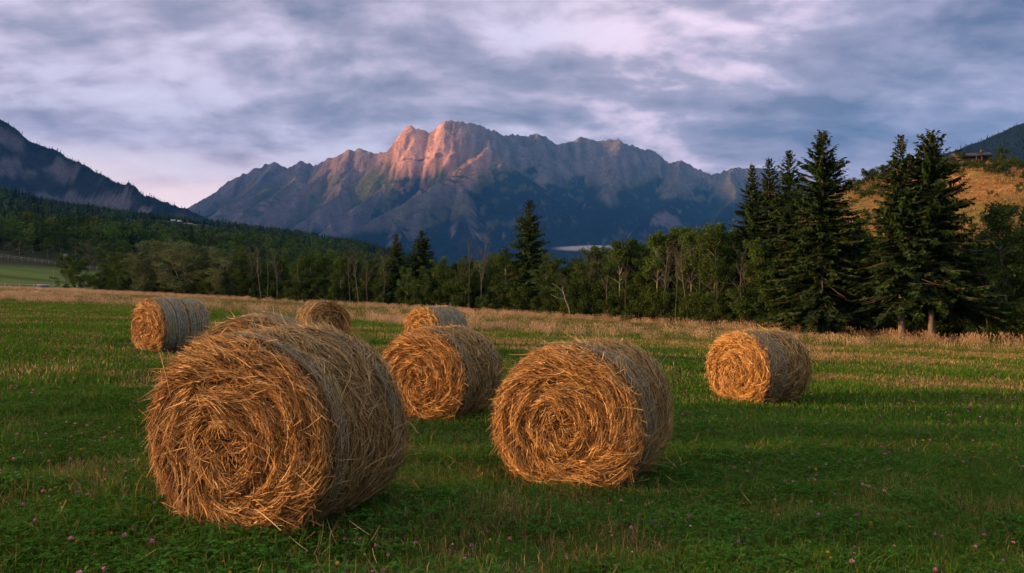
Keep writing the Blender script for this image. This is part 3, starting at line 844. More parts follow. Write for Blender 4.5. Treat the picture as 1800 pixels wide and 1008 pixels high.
def build_grass():
    r = np.random.default_rng(21)
    near = []
    for k in range(5):
        g = blades(r, 250, 0.34, (0.04, 0.125), (0.0035, 0.0075), GREEN, 0.85, probs=[0.29, 0.26, 0.19, 0.15, 0.11])
        clover(g, r, 60 if k < 3 else 15, 0.34)
        near.append(g.mesh('turf_tuft'))
    for k in range(3):
        near.append(blades(r, 150, 0.30, (0.03, 0.10), (0.003, 0.006), DRY, 0.9, probs=[0.3, 0.25, 0.1, 0.35]).mesh('dry_tuft'))
    for k in range(2):
        near.append(blades(r, 26, 0.20, (0.10, 0.27), (0.003, 0.007), np.array([[0.06, 0.13, 0.018], [0.08, 0.14, 0.025], [0.22, 0.18, 0.07]]), 0.75).mesh('tall_tuft'))
    inb = lambda x, y: np.any([np.abs((x - b['c'][0]) * math.sin(R(b['th'])) + (y - b['c'][1]) * math.cos(R(b['th']))) < b['L'] / 2 - 0.02 for b in BALES] and
                              [(np.abs((x - b['c'][0]) * math.sin(R(b['th'])) + (y - b['c'][1]) * math.cos(R(b['th']))) < b['L'] / 2 - 0.02) & (np.abs((x - b['c'][0]) * math.cos(R(b['th'])) - (y - b['c'][1]) * math.sin(R(b['th']))) < b['D'] * 0.16) for b in BALES], axis=0)
    def spread(n, y0, y1, power=1.0):
        y = (y0 ** power + r.random(n) * (y1 ** power - y0 ** power)) ** (1 / power)
        x = r.uniform(-1, 1, n) * (0.74 * y + 1.6)
        return x, y
    def dryness(x, y): return fbm(x / 1.8 + 5, y / 1.2 + 3, 4) * 0.6 + fbm(x / 7 + 15, y / 4 + 8, 3) * 0.4
    # near turf
    x, y = spread(5200, 1.6, 12.5, 2.0)
    ok = ~inb(x, y); x, y = x[ok], y[ok]
    d = dryness(x, y)
    vid = np.where(r.random(len(x)) < 0.06 + 0.65 * sstep(0.53, 0.65, d + 0.035 * sstep(-1.5, -3.5, x)), r.integers(5, 8, len(x)), r.integers(0, 5, len(x)))
    vid = np.where(r.random(len(x)) < 0.06, r.integers(8, 10, len(x)), vid)
    scl = r.uniform(0.7, 1.3, len(x)) * (0.45 + 1.15 * fbm(x / 0.9, y / 0.7, 3))
    scatter('near_meadow_grass', np.stack([x, y, ground_z(x, y)], -1), r.uniform(0, 6.28, len(x)), scl, vid, near, M['grass'], label='short green turf with clover in the foreground meadow', cat='grass')
    # middle turf
    mid = []
    for k in range(4):
        mid.append(blades(r, 300, 0.75, (0.035, 0.105), (0.009, 0.018), GREEN, 0.8, probs=[0.34, 0.3, 0.2, 0.11, 0.05]).mesh('turf_patch'))
    for k in range(3):
        mid.append(blades(r, 230, 0.7, (0.03, 0.095), (0.008, 0.015), DRY, 0.9, probs=[0.3, 0.22, 0.18, 0.3]).mesh('dry_patch'))
    x, y = spread(5600, 11.5, 54, 1.7)
    keep = (y < 37.5 + 14 * sstep(5, -25, x)) & ~inb(x, y); x, y = x[keep], y[keep]
    d = fbm(x / 6 + 5, y / 1.6 + 3, 4) * 0.55 + fbm(x / 16 + 15, y / 5 + 8, 3) * 0.45 + 0.085 * sstep(2, 9, x) * sstep(13, 17, y)
    vid = np.where(r.random(len(x)) < 0.09 + 0.75 * sstep(0.50, 0.60, d), r.integers(4, 7, len(x)), r.integers(0, 4, len(x)))
    scl = r.uniform(0.8, 1.3, len(x)) * (1 + y / 70)
    scatter('mown_meadow_grass', np.stack([x, y, ground_z(x, y)], -1), r.uniform(0, 6.28, len(x)), scl, vid, mid, M['grass'], label='mown green grass with dry stubble patches round the far bales', cat='grass')
    # tall dry grass up to the wood
    tall = []
    for k in range(4):
        tall.append(blades(r, 95, 0.75, (0.18, 0.72), (0.008, 0.015), TAN, 0.28, 0.6, (0.62, 0.43, 0.27), probs=[0.27, 0.15, 0.22, 0.36]).mesh('dry_grass_stand'))
    for k in range(3):
        tall.append(blades(r, 150, 0.75, (0.16, 0.42), (0.012, 0.022), TGREEN, 0.35, 0.06, (0.45, 0.31, 0.19), probs=[0.36, 0.34, 0.2, 0.1]).mesh('green_grass_stand'))
    n = 15000
    y = 33 + r.random(n) ** 0.85 * 95; x = r.uniform(-1, 1, n) * (0.72 * y + 3)
    y0 = 36 + 14 * sstep(5, -25, x)
    yt = tree_y(x)
    keep = (y > y0) & (y < yt + 1.5); x, y, y0, yt = x[keep], y[keep], y0[keep], yt[keep]
    f = (y - y0) / (yt - y0)
    band = fbm(x / 22 + 30, f * 5.5 + 2, 3)
    tanf = -0.02 + 2.2 * (band - 0.5) + 0.70 * np.exp(-((f - 0.98) / 0.13) ** 2) + 0.25 * np.exp(-((f - 0.10) / 0.08) ** 2)
    tanf = tanf + 0.16 * sstep(-25, -60, x)
    vid = np.where(r.random(len(x)) < tanf, r.integers(0, 4, len(x)), r.integers(4, 7, len(x)))
    scl = r.uniform(0.65, 1.1, len(x)) * (0.7 + 0.25 * sstep(0, 0.12, f)) * (0.9 + 0.25 * sstep(0.75, 1.0, f) * sstep(5, 18, x)) * np.interp(y, [40, 100], [0.92, 0.75])
    scatter('tall_dry_grass', np.stack([x, y, ground_z(x, y)], -1), r.uniform(0, 6.28, len(x)), scl, vid, tall, M['grass'], label='tall tan seeding grass along the edge of the wood', cat='grass')
    # coarse cover outside the picture's middle so the meadow goes on to both sides and behind
    # flowers: pink clover heads, yellow and white dots
    def head(col, rad, h, tri=False):
        g = Geo(); rr = np.random.default_rng(int(rad * 1e5) + int(h * 1000))
        g.tube([(0, 0, -0.01), (0.004, 0.003, h * 0.5), (0, 0, h)], [0.0016, 0.0014, 0.0012], 3, (0.05, 0.10, 0.02), False)
        for k in range(26):
            v = rr.normal(0, 1, 3); v[2] = abs(v[2]) * 1.0 - 0.25; v /= np.linalg.norm(v)
            s = np.cross(v, [0.3, 0.5, 0.8]); s /= np.linalg.norm(s)
            o = np.array([0, 0, h]); p = o + v * rad
            g.add([o + v * rad * 0.2, o + v * rad * 0.7 + s * rad * 0.35, p, o + v * rad * 0.7 - s * rad * 0.35], Q=[(0, 1, 2, 3)], col=np.array(col) * rr.uniform(0.7, 1.25))
        return g.mesh('flower_head')
    fl = [head((0.50, 0.17, 0.34), 0.013, 0.12), head((0.40, 0.14, 0.36), 0.012, 0.10), head((0.56, 0.24, 0.36), 0.014, 0.15),
          head((0.60, 0.36, 0.03), 0.010, 0.12), head((0.58, 0.58, 0.50), 0.007, 0.09), head((0.45, 0.20, 0.08), 0.011, 0.13)]
    x, y = spread(5200, 2.2, 24, 1.6)
    k = fbm(x / 1.5 + 60, y / 1.5 + 10, 3) + 0.10 * sstep(0, -3, x) + 0.08 * sstep(3, 1, y - 3)
    keep = (k > 0.475) & ~inb(x, y); x, y = x[keep], y[keep]
    vid = r.choice(6, len(x), p=[0.29, 0.17, 0.13, 0.20, 0.14, 0.07])
    scatter('meadow_flowers', np.stack([x, y, ground_z(x, y)], -1), r.uniform(0, 6.28, len(x)), r.uniform(0.8, 1.3, len(x)) * (1 + np.clip(y - 8, 0, 20) * 0.02), vid, fl, M['grass'], label='pink clover heads and small yellow and white flowers dotted through the turf', cat='flowers')
    # loose straw on the turf
    st = []
    for k in range(5):
        n = 1 + k % 3
        P = np.zeros((n, 4, 3)); s = np.linspace(-0.5, 0.5, 4)
        for q in range(n):
            l = r.uniform(0.07, 0.20); a = r.uniform(0, 6.28); bnd = r.normal(0, 0.05)
            P[q, :, 0] = s * l * math.cos(a) - bnd * s ** 2 * math.sin(a) + r.normal(0, 0.04)
            P[q, :, 1] = s * l * math.sin(a) + bnd * s ** 2 * math.cos(a) + r.normal(0, 0.04)
            P[q, :, 2] = 0.07 + s * r.normal(0, 0.10) + r.uniform(0, 0.03)
        V, Q, C = ribbons(P, np.full(n, 0.004), np.tile([0.2, -0.6, 0.8], (n, 1)), np.zeros(n), pick(r, GOLD, n) * 1.1)
        st.append(mesh_np('loose_straw', V, Q, C))
    pts = []
    for b in BALES:
        n = 60 if b['d'] < 13 else 25
        a = r.uniform(0, 6.28, n); q = 0.75 + np.abs(r.normal(0, 0.35, n))
        pts.append(np.stack([b['c'][0] + np.cos(a) * q, b['c'][1] + np.sin(a) * q], -1))
    xx, yy = spread(150, 3.5, 20, 1.6); pts.append(np.stack([xx, yy], -1))
    p = np.concatenate(pts); p = p[~inb(p[:, 0], p[:, 1])]
    scatter('loose_straw', np.stack([p[:, 0], p[:, 1], ground_z(p[:, 0], p[:, 1])], -1), r.uniform(0, 6.28, len(p)), r.uniform(0.8, 1.3, len(p)), r.integers(0, 5, len(p)), st, M['straw'], label='loose straws lying on the turf round the bales', cat='straw')
build_grass()

# ------------------------------------------------------------------ trees
def unit(v): v = np.asarray(v, float); return v / (np.linalg.norm(v) + 1e-9)
def leaf_quads(g, r, centres, size, cols, flat=0.0, droop=0.0):
    n = len(centres)
    d = r.normal(0, 1, (n, 3)); d[:, 2] = d[:, 2] * (1 - flat) - droop; d /= np.linalg.norm(d, axis=1, keepdims=True)
    q = r.normal(0, 1, (n, 3)); s = np.cross(d, q); s /= np.linalg.norm(s, axis=1, keepdims=True) + 1e-9
    l = r.uniform(size[0], size[1], n)[:, None]
    V = np.stack([centres - d * l * 0.5, centres + s * l * 0.3, centres + d * l * 0.5, centres - s * l * 0.3], 1).reshape(-1, 3)
    b = np.arange(n) * 4
    g.add(V, Q=np.stack([b, b + 1, b + 2, b + 3], -1), col=np.repeat(cols, 4, 0))

def spruce(seed, H, Rm, clear=0.05, dens=1.0, top_brown=0.25, shape=0.85, lift=0.0):
    """Norway spruce: trunk, whorls of drooping boughs carrying sprays, cones high in the crown"""
    r = np.random.default_rng(seed)
    tr = Geo(); cr = Geo(); co = Geo()
    zs = np.linspace(0, H * 0.97, 9)
    tr.tube(np.stack([0.02 * np.sin(zs), 0.02 * np.cos(zs * 1.3), zs - 0.3], -1), np.interp(zs, [0, H], [0.0165 * H, 0.01]), 8, (0.20, 0.165, 0.135))
    z = clear * H; az = r.uniform(0, 6.28)
    while z < H * 0.985:
        t = z / H
        nb = int(r.integers(7, 10)) if t < 0.85 else int(r.integers(4, 6))
        for k in range(nb):
            az += 2 * np.pi / nb + r.normal(0, 0.25)
            prof = (1 - t) ** shape * (1 - 0.45 * max(0, (0.16 - t) / 0.16))
            L = Rm * prof * (0.50 + 0.70 * r.random() ** 0.8) + 0.10
            el0 = np.interp(t, [0, 0.3, 0.7, 1], [-0.30 + lift, -0.10, 0.28, 0.9]) + r.normal(0, 0.14)
            droop = np.interp(t, [0, 0.5, 1], [0.22, 0.22, 0.02])
            m = max(5, int(L / 0.085 * dens))
            s = np.linspace(0.10, 1, m)
            out = L * s * math.cos(el0); zz = z + L * s * math.sin(el0) - droop * L * (s ** 1.5) + 0.16 * L * np.clip(s - 0.65, 0, 1) ** 2 * 4
            d = np.array([math.cos(az), math.sin(az), 0]); sd = np.array([-d[1], d[0], 0])
            P = d[None] * out[:, None]; P[:, 2] = zz
            if L > 0.5:
                tr.tube(np.concatenate([[[0, 0, z]], P[[m // 3, 2 * m // 3, m - 1]]]), [0.02 * L + 0.012, 0.016 * L, 0.010 * L, 0.004], 4, (0.11, 0.085, 0.06), False)
            if 0.12 < t < 0.9 and r.random() < 0.13: continue
            hue = r.uniform(0.7, 1.3)
            base = np.array([0.027, 0.055, 0.015]) * hue
            young = np.array([0.056, 0.088, 0.022]) * hue
            for side in (-1, 1):
                sl = (0.09 + 0.19 * min(1.0, L / 1.2) + 0.12 * L * (1 - s) ** 0.7) * r.uniform(0.6, 1.25, m)
                fwd = 0.75 + 0.4 * s
                dirv = d[None] * fwd[:, None] + side * sd[None] * r.uniform(0.6, 1.1, m)[:, None]
                dirv[:, 2] = r.normal(-0.28 if t < 0.75 else 0.05, 0.22, m)
                dirv /= np.linalg.norm(dirv, axis=1, keepdims=True)
                w = np.cross(dirv, [0, 0, 1.0]); w /= np.linalg.norm(w, axis=1, keepdims=True) + 1e-9
                w = w + np.array([0, 0, 1.0]) * r.normal(0, 0.5, m)[:, None]
                wd = (0.036 + 0.125 * sl)[:, None]
                e = P + dirv * sl[:, None]
                V = np.stack([P, P + dirv * sl[:, None] * 0.55 + w * wd, e, P + dirv * sl[:, None] * 0.5 - w * wd], 1).reshape(-1, 3)
                b = np.arange(m) * 4
                mixv = np.clip(r.random((m, 1)) * 0.6 + 0.5 * s[:, None] ** 3, 0, 1)
                c = base * (1 - mixv) + young * mixv
                cr.add(V, Q=np.stack([b, b + 1, b + 2, b + 3], -1), col=np.repeat(c, 4, 0))
            # hanging twigs below the bough
            hm = m
            if hm > 2:
                ii = r.integers(0, m, hm); hl = r.uniform(0.15, 0.45, hm)[:, None] * min(1.0, L / 1.3)
                p = P[ii]; w = unit(sd) * 0.05
                dn = np.stack([r.normal(0, 0.25, hm), r.normal(0, 0.25, hm), -np.ones(hm)], -1)
                V = np.stack([p - w, p + w, p + dn * hl * 0.6 + w * 1.2, p + dn * hl], 1).reshape(-1, 3)
                b = np.arange(hm) * 4
                cr.add(V, Q=np.stack([b, b + 1, b + 2, b + 3], -1), col=np.repeat(base * r.uniform(0.7, 1.2, (hm, 1)), 4, 0))
            if t > 0.72 and r.random() < top_brown * 1.2 or r.random() < 0.04:
                for q in range(int(r.integers(1, 4))):
                    p = P[int(r.integers(m // 2, m))] + r.normal(0, 0.03, 3)
                    co.tube([p, p + [0, 0, -0.07], p + [0, 0, -0.14]], [0.014, 0.026, 0.008], 5, np.array([0.17, 0.085, 0.035]) * r.uniform(0.8, 1.3))
        z += np.interp(t, [0, 0.6, 1], [0.25, 0.23, 0.18]) * (H / 12) * r.uniform(0.75, 1.2)
    # leader
    cr.tube([(0, 0, H * 0.95), (0, 0, H)], [0.04, 0.008], 4, (0.04, 0.055, 0.018))
    if not co.V: co.tube([(0, 0, H * 0.9), (0.03, 0, H * 0.9 - 0.1)], [0.02, 0.01], 4, (0.2, 0.09, 0.04))
    return tr.mesh('trunk', True), cr.mesh('crown'), co.mesh('cones', True)

def limb_path(r, p, d, L, k=4, wob=0.12, up=0.15):
    P = [np.array(p, float)]; d = unit(d)
    for i in range(k):
        d = unit(d + r.normal(0, wob, 3) + np.array([0, 0, up / k]))
        P.append(P[-1] + d * L / k)
    return np.array(P), d

def broadleaf(seed, H, Rm, lo=0.15, nl=14, per=70, lsize=(0.13, 0.24), col=(0.05, 0.085, 0.02), col2=(0.075, 0.105, 0.026), bark=(0.20, 0.17, 0.13), top=1.0, clump=0.5, droop=0.0, stems=1, tr_rad=0.014):
    """limbs and twigs grown from the trunk(s), leaves in clumps at the twig ends"""
    r = np.random.default_rng(seed)
    tr = Geo(); cr = Geo(); ends = []
    for st in range(stems):
        lean = r.normal(0, 0.06 if stems == 1 else 0.22, 2)
        k = 7; zs = np.linspace(0, H * 0.86, k)
        P = np.stack([lean[0] * zs + 0.06 * np.sin(zs * 0.9 + st) * zs / H * 2, lean[1] * zs + 0.06 * np.cos(zs * 0.8 + seed), zs - 0.25], -1)
        rad = np.interp(zs, [0, H], [tr_rad * H / stems ** 0.5, 0.012])
        tr.tube(P, rad, 7, np.array(bark) * r.uniform(0.85, 1.15))
        ends.append(P[-1])
        az = r.uniform(0, 6.28)
        for i in range(max(4, nl // stems)):
            t = lo + (0.98 - lo) * (i + r.random()) / max(4, nl // stems)
            az += 2.4 + r.normal(0, 0.3)
            p = np.array([np.interp(t * H * 0.86, zs, P[:, q]) for q in range(3)])
            el = np.interp(t, [0, 1], [0.15, 1.05]) + r.normal(0, 0.15)
            prof = math.sin(math.pi * min(1, max(0.12, (t - lo * 0.6) / (1.04 - lo * 0.6))) ** (1 / 1.25) * 0.93) ** 0.7
            L = Rm * (0.35 + 0.75 * prof) * r.uniform(0.65, 1.15)
            d = np.array([math.cos(az) * math.cos(el), math.sin(az) * math.cos(el), math.sin(el)])
            lp, ld = limb_path(r, p, d, L, 4, 0.16, 0.3 - droop)
            tr.tube(lp, np.interp(np.arange(5), [0, 4], [0.006 * H * (1 - 0.6 * t) + 0.012, 0.008]), 5, np.array(bark) * r.uniform(0.8, 1.1), False)
            ends.append(lp[-1]); ends.append(lp[3] + r.normal(0, 0.1, 3))
            for q in range(3):
                s0 = lp[int(r.integers(1, 4))]
                sp, _ = limb_path(r, s0, unit(ld + r.normal(0, 0.7, 3)), L * r.uniform(0.3, 0.6), 3, 0.2, 0.25 - droop)
                tr.tube(sp, [0.016, 0.011, 0.007, 0.004], 4, np.array(bark) * 0.9, False)
                ends.append(sp[-1]); ends.append(sp[2])
    ends = np.array(ends)
    col = np.array(col); col2 = np.array(col2)
    for e in ends:
        n = int(per * r.uniform(0.6, 1.3)); cs = clump * r.uniform(0.6, 1.25)
        v = r.normal(0, 1, (n, 3)); v /= np.linalg.norm(v, axis=1, keepdims=True)
        v = v * (r.random((n, 1)) ** 0.45) * cs * np.array([1.1, 1.1, 0.75])
        if droop: v[:, 2] -= np.abs(r.normal(0, droop * cs, n))
        f = r.random()
        c = (col * (1 - f) + col2 * f) * r.uniform(0.7, 1.25) * r.uniform(0.75, 1.25, (n, 1))
        leaf_quads(cr, r, e + v, lsize, c, 0.3, droop)
    return tr.mesh('trunk', True), cr.mesh('crown')

def bare_tree(seed, H, lo=0.4, nl=10, col=(0.33, 0.28, 0.22), spread=0.32, lean=0.05):
    r = np.random.default_rng(seed); tr = Geo(); tw = Geo(); col = np.array(col)
    k = 9; zs = np.linspace(0, H, k)
    le = r.normal(0, lean, 2); ph = r.uniform(0, 6)
    P = np.stack([le[0] * zs + 0.02 * H * np.sin(zs / H * 5 + ph), le[1] * zs + 0.02 * H * np.cos(zs / H * 4 + ph), zs - 0.2], -1)
    tr.tube(P, np.interp(zs, [0, H * 0.7, H], [0.0075 * H, 0.0038 * H, 0.006]), 7, col)
    az = r.uniform(0, 6)
    for i in range(nl):
        t = lo + (0.97 - lo) * (i + r.random()) / nl; az += 2.4 + r.normal(0, 0.4)
        p = np.array([np.interp(t * H, zs, P[:, q]) for q in range(3)])
        el = r.uniform(0.65, 1.2)
        d = [math.cos(az) * math.cos(el), math.sin(az) * math.cos(el), math.sin(el)]
        L = H * spread * (1.15 - 0.8 * t) * r.uniform(0.6, 1.2) + 0.3
        lp, ld = limb_path(r, p, d, L, 5, 0.15, 0.35)
        tr.tube(lp, np.interp(np.arange(6), [0, 5], [0.0048 * H * (1.15 - t) + 0.008, 0.005]), 5, col * r.uniform(0.8, 1.1), False)
        for q in range(5):
            s0 = lp[int(r.integers(1, 6))]
            sp, sd = limb_path(r, s0, unit(ld + r.normal(0, 0.55, 3)), L * r.uniform(0.25, 0.55), 3, 0.2, 0.3)
            tw.tube(sp, [0.012, 0.009, 0.007, 0.004], 3, col * 0.85, False)
            for w in range(3):
                fp, _ = limb_path(r, sp[int(r.integers(1, 4))], unit(sd + r.normal(0, 0.6, 3)), L * r.uniform(0.12, 0.3), 2, 0.25, 0.2)
                tw.tube(fp, [0.007, 0.006, 0.003], 3, col * 0.8, False)
    return tr.mesh('trunk', True), tw.mesh('twigs')

def put_tree(name, label, cat, parts, names, mats, loc, rz, scale, group):
    root = thing(name, label, cat, loc, rz, group, scale)
    for me, nm, mt in zip(parts, names, mats): obj(nm, me, mt, root, kind='stuff' if nm in ('cones', 'twigs') else None)
    return root
def top_h(v, d, z): return CAMZ + (VH - v) / F * d - z
def edge_d(u, back=2.0):
    """distance along the view ray of column u to the edge of the wood"""
    d = np.linspace(20, 160, 2800); x = (u - 900) / F * d
    return float(d[np.argmax(d > tree_y(x))]) + back

# --- spruces
SP = [(1322, 285, 60, 3.2, 'leftmost tall spruce of the dark spruce group on the right'),
      (1352, 275, 62, 3.2, 'second spruce from the left in the dark spruce group on the right'),
      (1387, 262, 57, 3.8, 'third spruce from the left in the right-hand group, left of the big broad one'),
      (1446, 232, 51, 3.8, 'broad tall spruce with an open pointed top, fourth in the right-hand group'),
      (1584, 236, 47.5, 3.4, 'spruce with cone-brown top and bare trunk foot, fifth of the right-hand group'),
      (1636, 232, 47.5, 4.2, 'widest spruce with brown cones, rightmost of the tall group'),
      (931, 350, 78, 3.6, 'lone tall spruce standing over the middle of the wood edge'),
      (697, 412, 89, 2.5, 'left one of the two small spruces in the wood edge'),
      (741, 406, 89, 3.0, 'right one of the two small spruces in the wood edge'),
      (1500, 395, 54, 3.6, 'low dark spruce filling the gap behind the two trunk-footed spruces'),
      (1700, 430, 50, 2.4, 'low spruce at the right foot of the widest spruce')]
for i, (u, v, d, rm, lab) in enumerate(SP):
    x = (u - 900) / F * d; z = float(ground_z(x, d))
    H = top_h(v, d, z)
    clear = 0.21 if i in (4, 5) else 0.03
    tr, cr, co = spruce(300 + i, H, rm, clear, 0.95 if d < 70 else 0.8, 0.5 if i in (3, 4, 5) else 0.12, [0.95, 0.8, 0.9, 0.68, 0.85, 0.66, 0.8, 0.9, 0.75, 0.7, 0.7][i], 0.28 if i in (4, 5) else 0.0)
    put_tree('spruce', lab, 'spruce', (tr, cr, co), ('trunk', 'crown', 'cones'), (M['bark'], M['needle'], M['bark']), (x, d, z), 0.0, None, 'spruces along the wood edge')

# --- leafy trees
LV = {}
def variants(key, n, fn): LV[key] = [fn(k) for k in range(n)]
variants('green', 5, lambda k: broadleaf(500 + k, 8.0, 2.3, 0.12, 16, 62, (0.12, 0.23), (0.046, 0.086, 0.017), (0.074, 0.114, 0.023), clump=0.52))
variants('slender', 4, lambda k: broadleaf(520 + k, 9.0, 1.7, 0.50, 13, 62, (0.12, 0.22), (0.052, 0.100, 0.020), (0.082, 0.128, 0.026), bark=(0.34, 0.30, 0.25), clump=0.46, tr_rad=0.010))
variants('willow', 3, lambda k: broadleaf(540 + k, 8.0, 3.4, 0.08, 20, 80, (0.11, 0.24), (0.080, 0.108, 0.044), (0.112, 0.138, 0.064), clump=0.68, droop=0.12, stems=2))
variants('shrub', 4, lambda k: broadleaf(560 + k, 2.6, 1.5, 0.02, 12, 60, (0.09, 0.18), (0.036, 0.064, 0.014), (0.060, 0.092, 0.018), clump=0.42, stems=3, tr_rad=0.012))
variants('poplar', 2, lambda k: broadleaf(580 + k, 9.0, 1.5, 0.10, 18, 62, (0.12, 0.22), (0.048, 0.080, 0.018), (0.07, 0.10, 0.024), clump=0.45))
BASEH = dict(green=8.0, slender=9.0, willow=8.0, shrub=2.6, poplar=9.0)
def crown_top(key, k):
    me = LV[key][k][1]; a = np.empty(len(me.vertices) * 3, np.float32); me.vertices.foreach_get('co', a); return float(np.percentile(a[2::3], 99.7))
TOPS = {k: [crown_top(k, i) for i in range(len(v))] for k, v in LV.items()}
ORD = ['first', 'second', 'third', 'fourth', 'fifth', 'sixth', 'seventh', 'eighth', 'ninth', 'tenth', 'eleventh', 'twelfth', 'thirteenth', 'fourteenth']
r3 = np.random.default_rng(77)
def leafy(u, v, d, key, label, group, wide=1.0, name='leafy_tree', cat='tree'):
    x = (u - 900) / F * d; z = float(ground_z(x, d)); k = int(r3.integers(0, len(LV[key])))
    s = top_h(v, d, z) / TOPS[key][k]
    return put_tree(name, label, cat, LV[key][k], ('trunk', 'crown'), (M['bark'], M['leaf']), (x, d, z), float(r3.uniform(0, 6.28)), (s * wide, s * wide, s), group)
G = 'leafy trees along the wood edge'
for i, (u, v) in enumerate([(252, 446), (288, 420), (327, 424), (362, 428), (396, 436)]):
    leafy(u, v, edge_d(u, 1 + (i % 2) * 3), 'willow', '%s silvery willow from the left at the left end of the wood' % ORD[i], 'silvery willows at the left end of the wood', 1.25, 'willow_tree', 'willow')
SEG = [('green', [(418, 436), (436, 444), (496, 452), (522, 450), (548, 446), (574, 440), (598, 445), (618, 452), (655, 448), (676, 456)], 'between the silvery willows and the two small spruces'),
       ('green', [(718, 470), (772, 452), (798, 456), (822, 452), (846, 460), (868, 446), (892, 438)], 'between the two small spruces and the lone tall spruce'),
       ('green', [(962, 446), (984, 452), (1008, 462), (1024, 452), (1042, 434), (1064, 433)], 'between the lone tall spruce and the misty gap'),
       ('slender', [(1090, 424), (1112, 420), (1134, 446), (1154, 406), (1176, 402), (1198, 400), (1216, 404), (1236, 402)], 'among the pale-trunked trees'),
       ('green', [(1256, 398), (1278, 392), (1300, 405), (1340, 420), (1420, 425)], 'under the left side of the big spruce group'),
       ('green', [(1530, 440), (1550, 448), (1690, 470), (1738, 440)], 'in the dark wood under the right-hand spruces'),
       ('poplar', [(1772, 356), (1806, 362), (1840, 372)], 'at the right edge, in front of the dry hillside')]
for key, lst, where in SEG:
    for i, (u, v) in enumerate(lst):
        back = 1.5 + 4.0 * ((i * 7) % 3) / 2
        leafy(u, v, edge_d(u, back), key if not (key == 'slender' and i in (2,)) else 'green', '%s leafy tree from the left %s' % (ORD[i], where), G, 0.9 if key == 'green' else 1.0)
# a few wider low trees that close the front of the wood under the slender ones
for i, (u, v) in enumerate([(1075, 470), (1120, 482), (1160, 478), (1205, 486), (1250, 470)]):
    leafy(u, v, edge_d(u, 3.0), 'green', '%s low bushy tree from the left, under the pale-trunked trees' % ORD[i], 'low bushy trees under the pale trunks', 1.25, 'bushy_tree', 'tree')

# --- bare and dying trees in front of the wood
BT = [bare_tree(700 + k, 8.0, 0.36 + 0.06 * (k % 3), 12 - (k % 3) * 2, (0.13, 0.117, 0.098) if k % 2 else (0.095, 0.085, 0.07)) for k in range(6)]
BARE = [(443, 436, 'far left of four bare grey trees right of the willows'), (457, 433, 'second of four bare grey trees right of the willows'), (470, 440, 'third of four bare grey trees right of the willows'), (486, 445, 'far right of four bare grey trees right of the willows'),
        (613, 441, 'leftmost bare pale tree left of the two small spruces'), (628, 444, 'second bare pale tree left of the two small spruces'), (646, 447, 'third bare pale tree left of the two small spruces'), (674, 447, 'slanting bare pale tree beside the left small spruce'),
        (828, 422, 'left one of two tall reddish bare trees sticking up over the wood'), (848, 411, 'right one of two tall reddish bare trees, rising highest over the wood'), (812, 470, 'low bare tree left of the two tall reddish bare trees'),
        (986, 478, 'single bare trunk right of the lone tall spruce'), (1036, 446, 'leaning bare tree right of the gap with the mist'), (1068, 452, 'bare grey tree left of the pale-trunked group'), (1100, 462, 'forked bare tree at the left of the pale-trunked group'),
        (1168, 430, 'leftmost tall pale bare trunk of the pale-trunked group'), (1190, 432, 'second tall pale bare trunk of the pale-trunked group'), (1206, 426, 'third tall pale bare trunk of the pale-trunked group'), (1228, 424, 'rightmost tall pale bare trunk of the pale-trunked group'),
        (1262, 476, 'thin leaning bare tree left of the big spruce group'), (1300, 440, 'bare twiggy tree against the leftmost big spruces'), (1313, 470, 'low bare twiggy tree under the leftmost big spruces'),
        (1449, 492, 'slim white trunk standing under the broad tall spruce'), (1382, 500, 'thin bare sapling under the third spruce of the right-hand group')]
for i, (u, v, lab) in enumerate(BARE):
    d = edge_d(u, 0.9 - 0.5 * (i % 3)); x = (u - 900) / F * d; z = float(ground_z(x, d)); k = i % 6
    s = top_h(v, d, z) / 8.0
    put_tree('bare_tree', lab, 'bare tree', BT[k], ('trunk', 'twigs'), (M['bark'], M['bark']), (x, d, z), float(r3.uniform(0, 6.28)), (s, s, s), 'bare trees along the wood edge')
# crooked dead snag in the tall grass
g = Geo(); d = edge_d(1000, -6); x = (1000 - 900) / F * d; z = float(ground_z(x, d)); c = (0.22, 0.19, 0.155)
snag = thing('dead_snag', 'small crooked pale dead branch standing in the tall grass', 'dead branch', (x, d, z))
g.tube([(0.1, 0, -0.1), (0.02, 0, 0.9), (-0.30, 0.05, 1.7), (-0.45, 0.1, 2.3), (-0.55, 0.1, 2.7)], [0.06, 0.05, 0.045, 0.035, 0.02], 6, c); obj('trunk', g.mesh('trunk', True), M['bark'], snag)
g = Geo(); g.tube([(-0.45, 0.1, 2.3), (-1.0, 0.1, 2.8), (-1.4, 0.15, 3.0)], [0.03, 0.022, 0.012], 5, c); g.tube([(-0.30, 0.05, 1.7), (-0.9, 0, 1.8), (-1.5, 0, 2.1)], [0.035, 0.025, 0.012], 5, c); obj('branch', g.mesh('branch', True), M['bark'], snag)

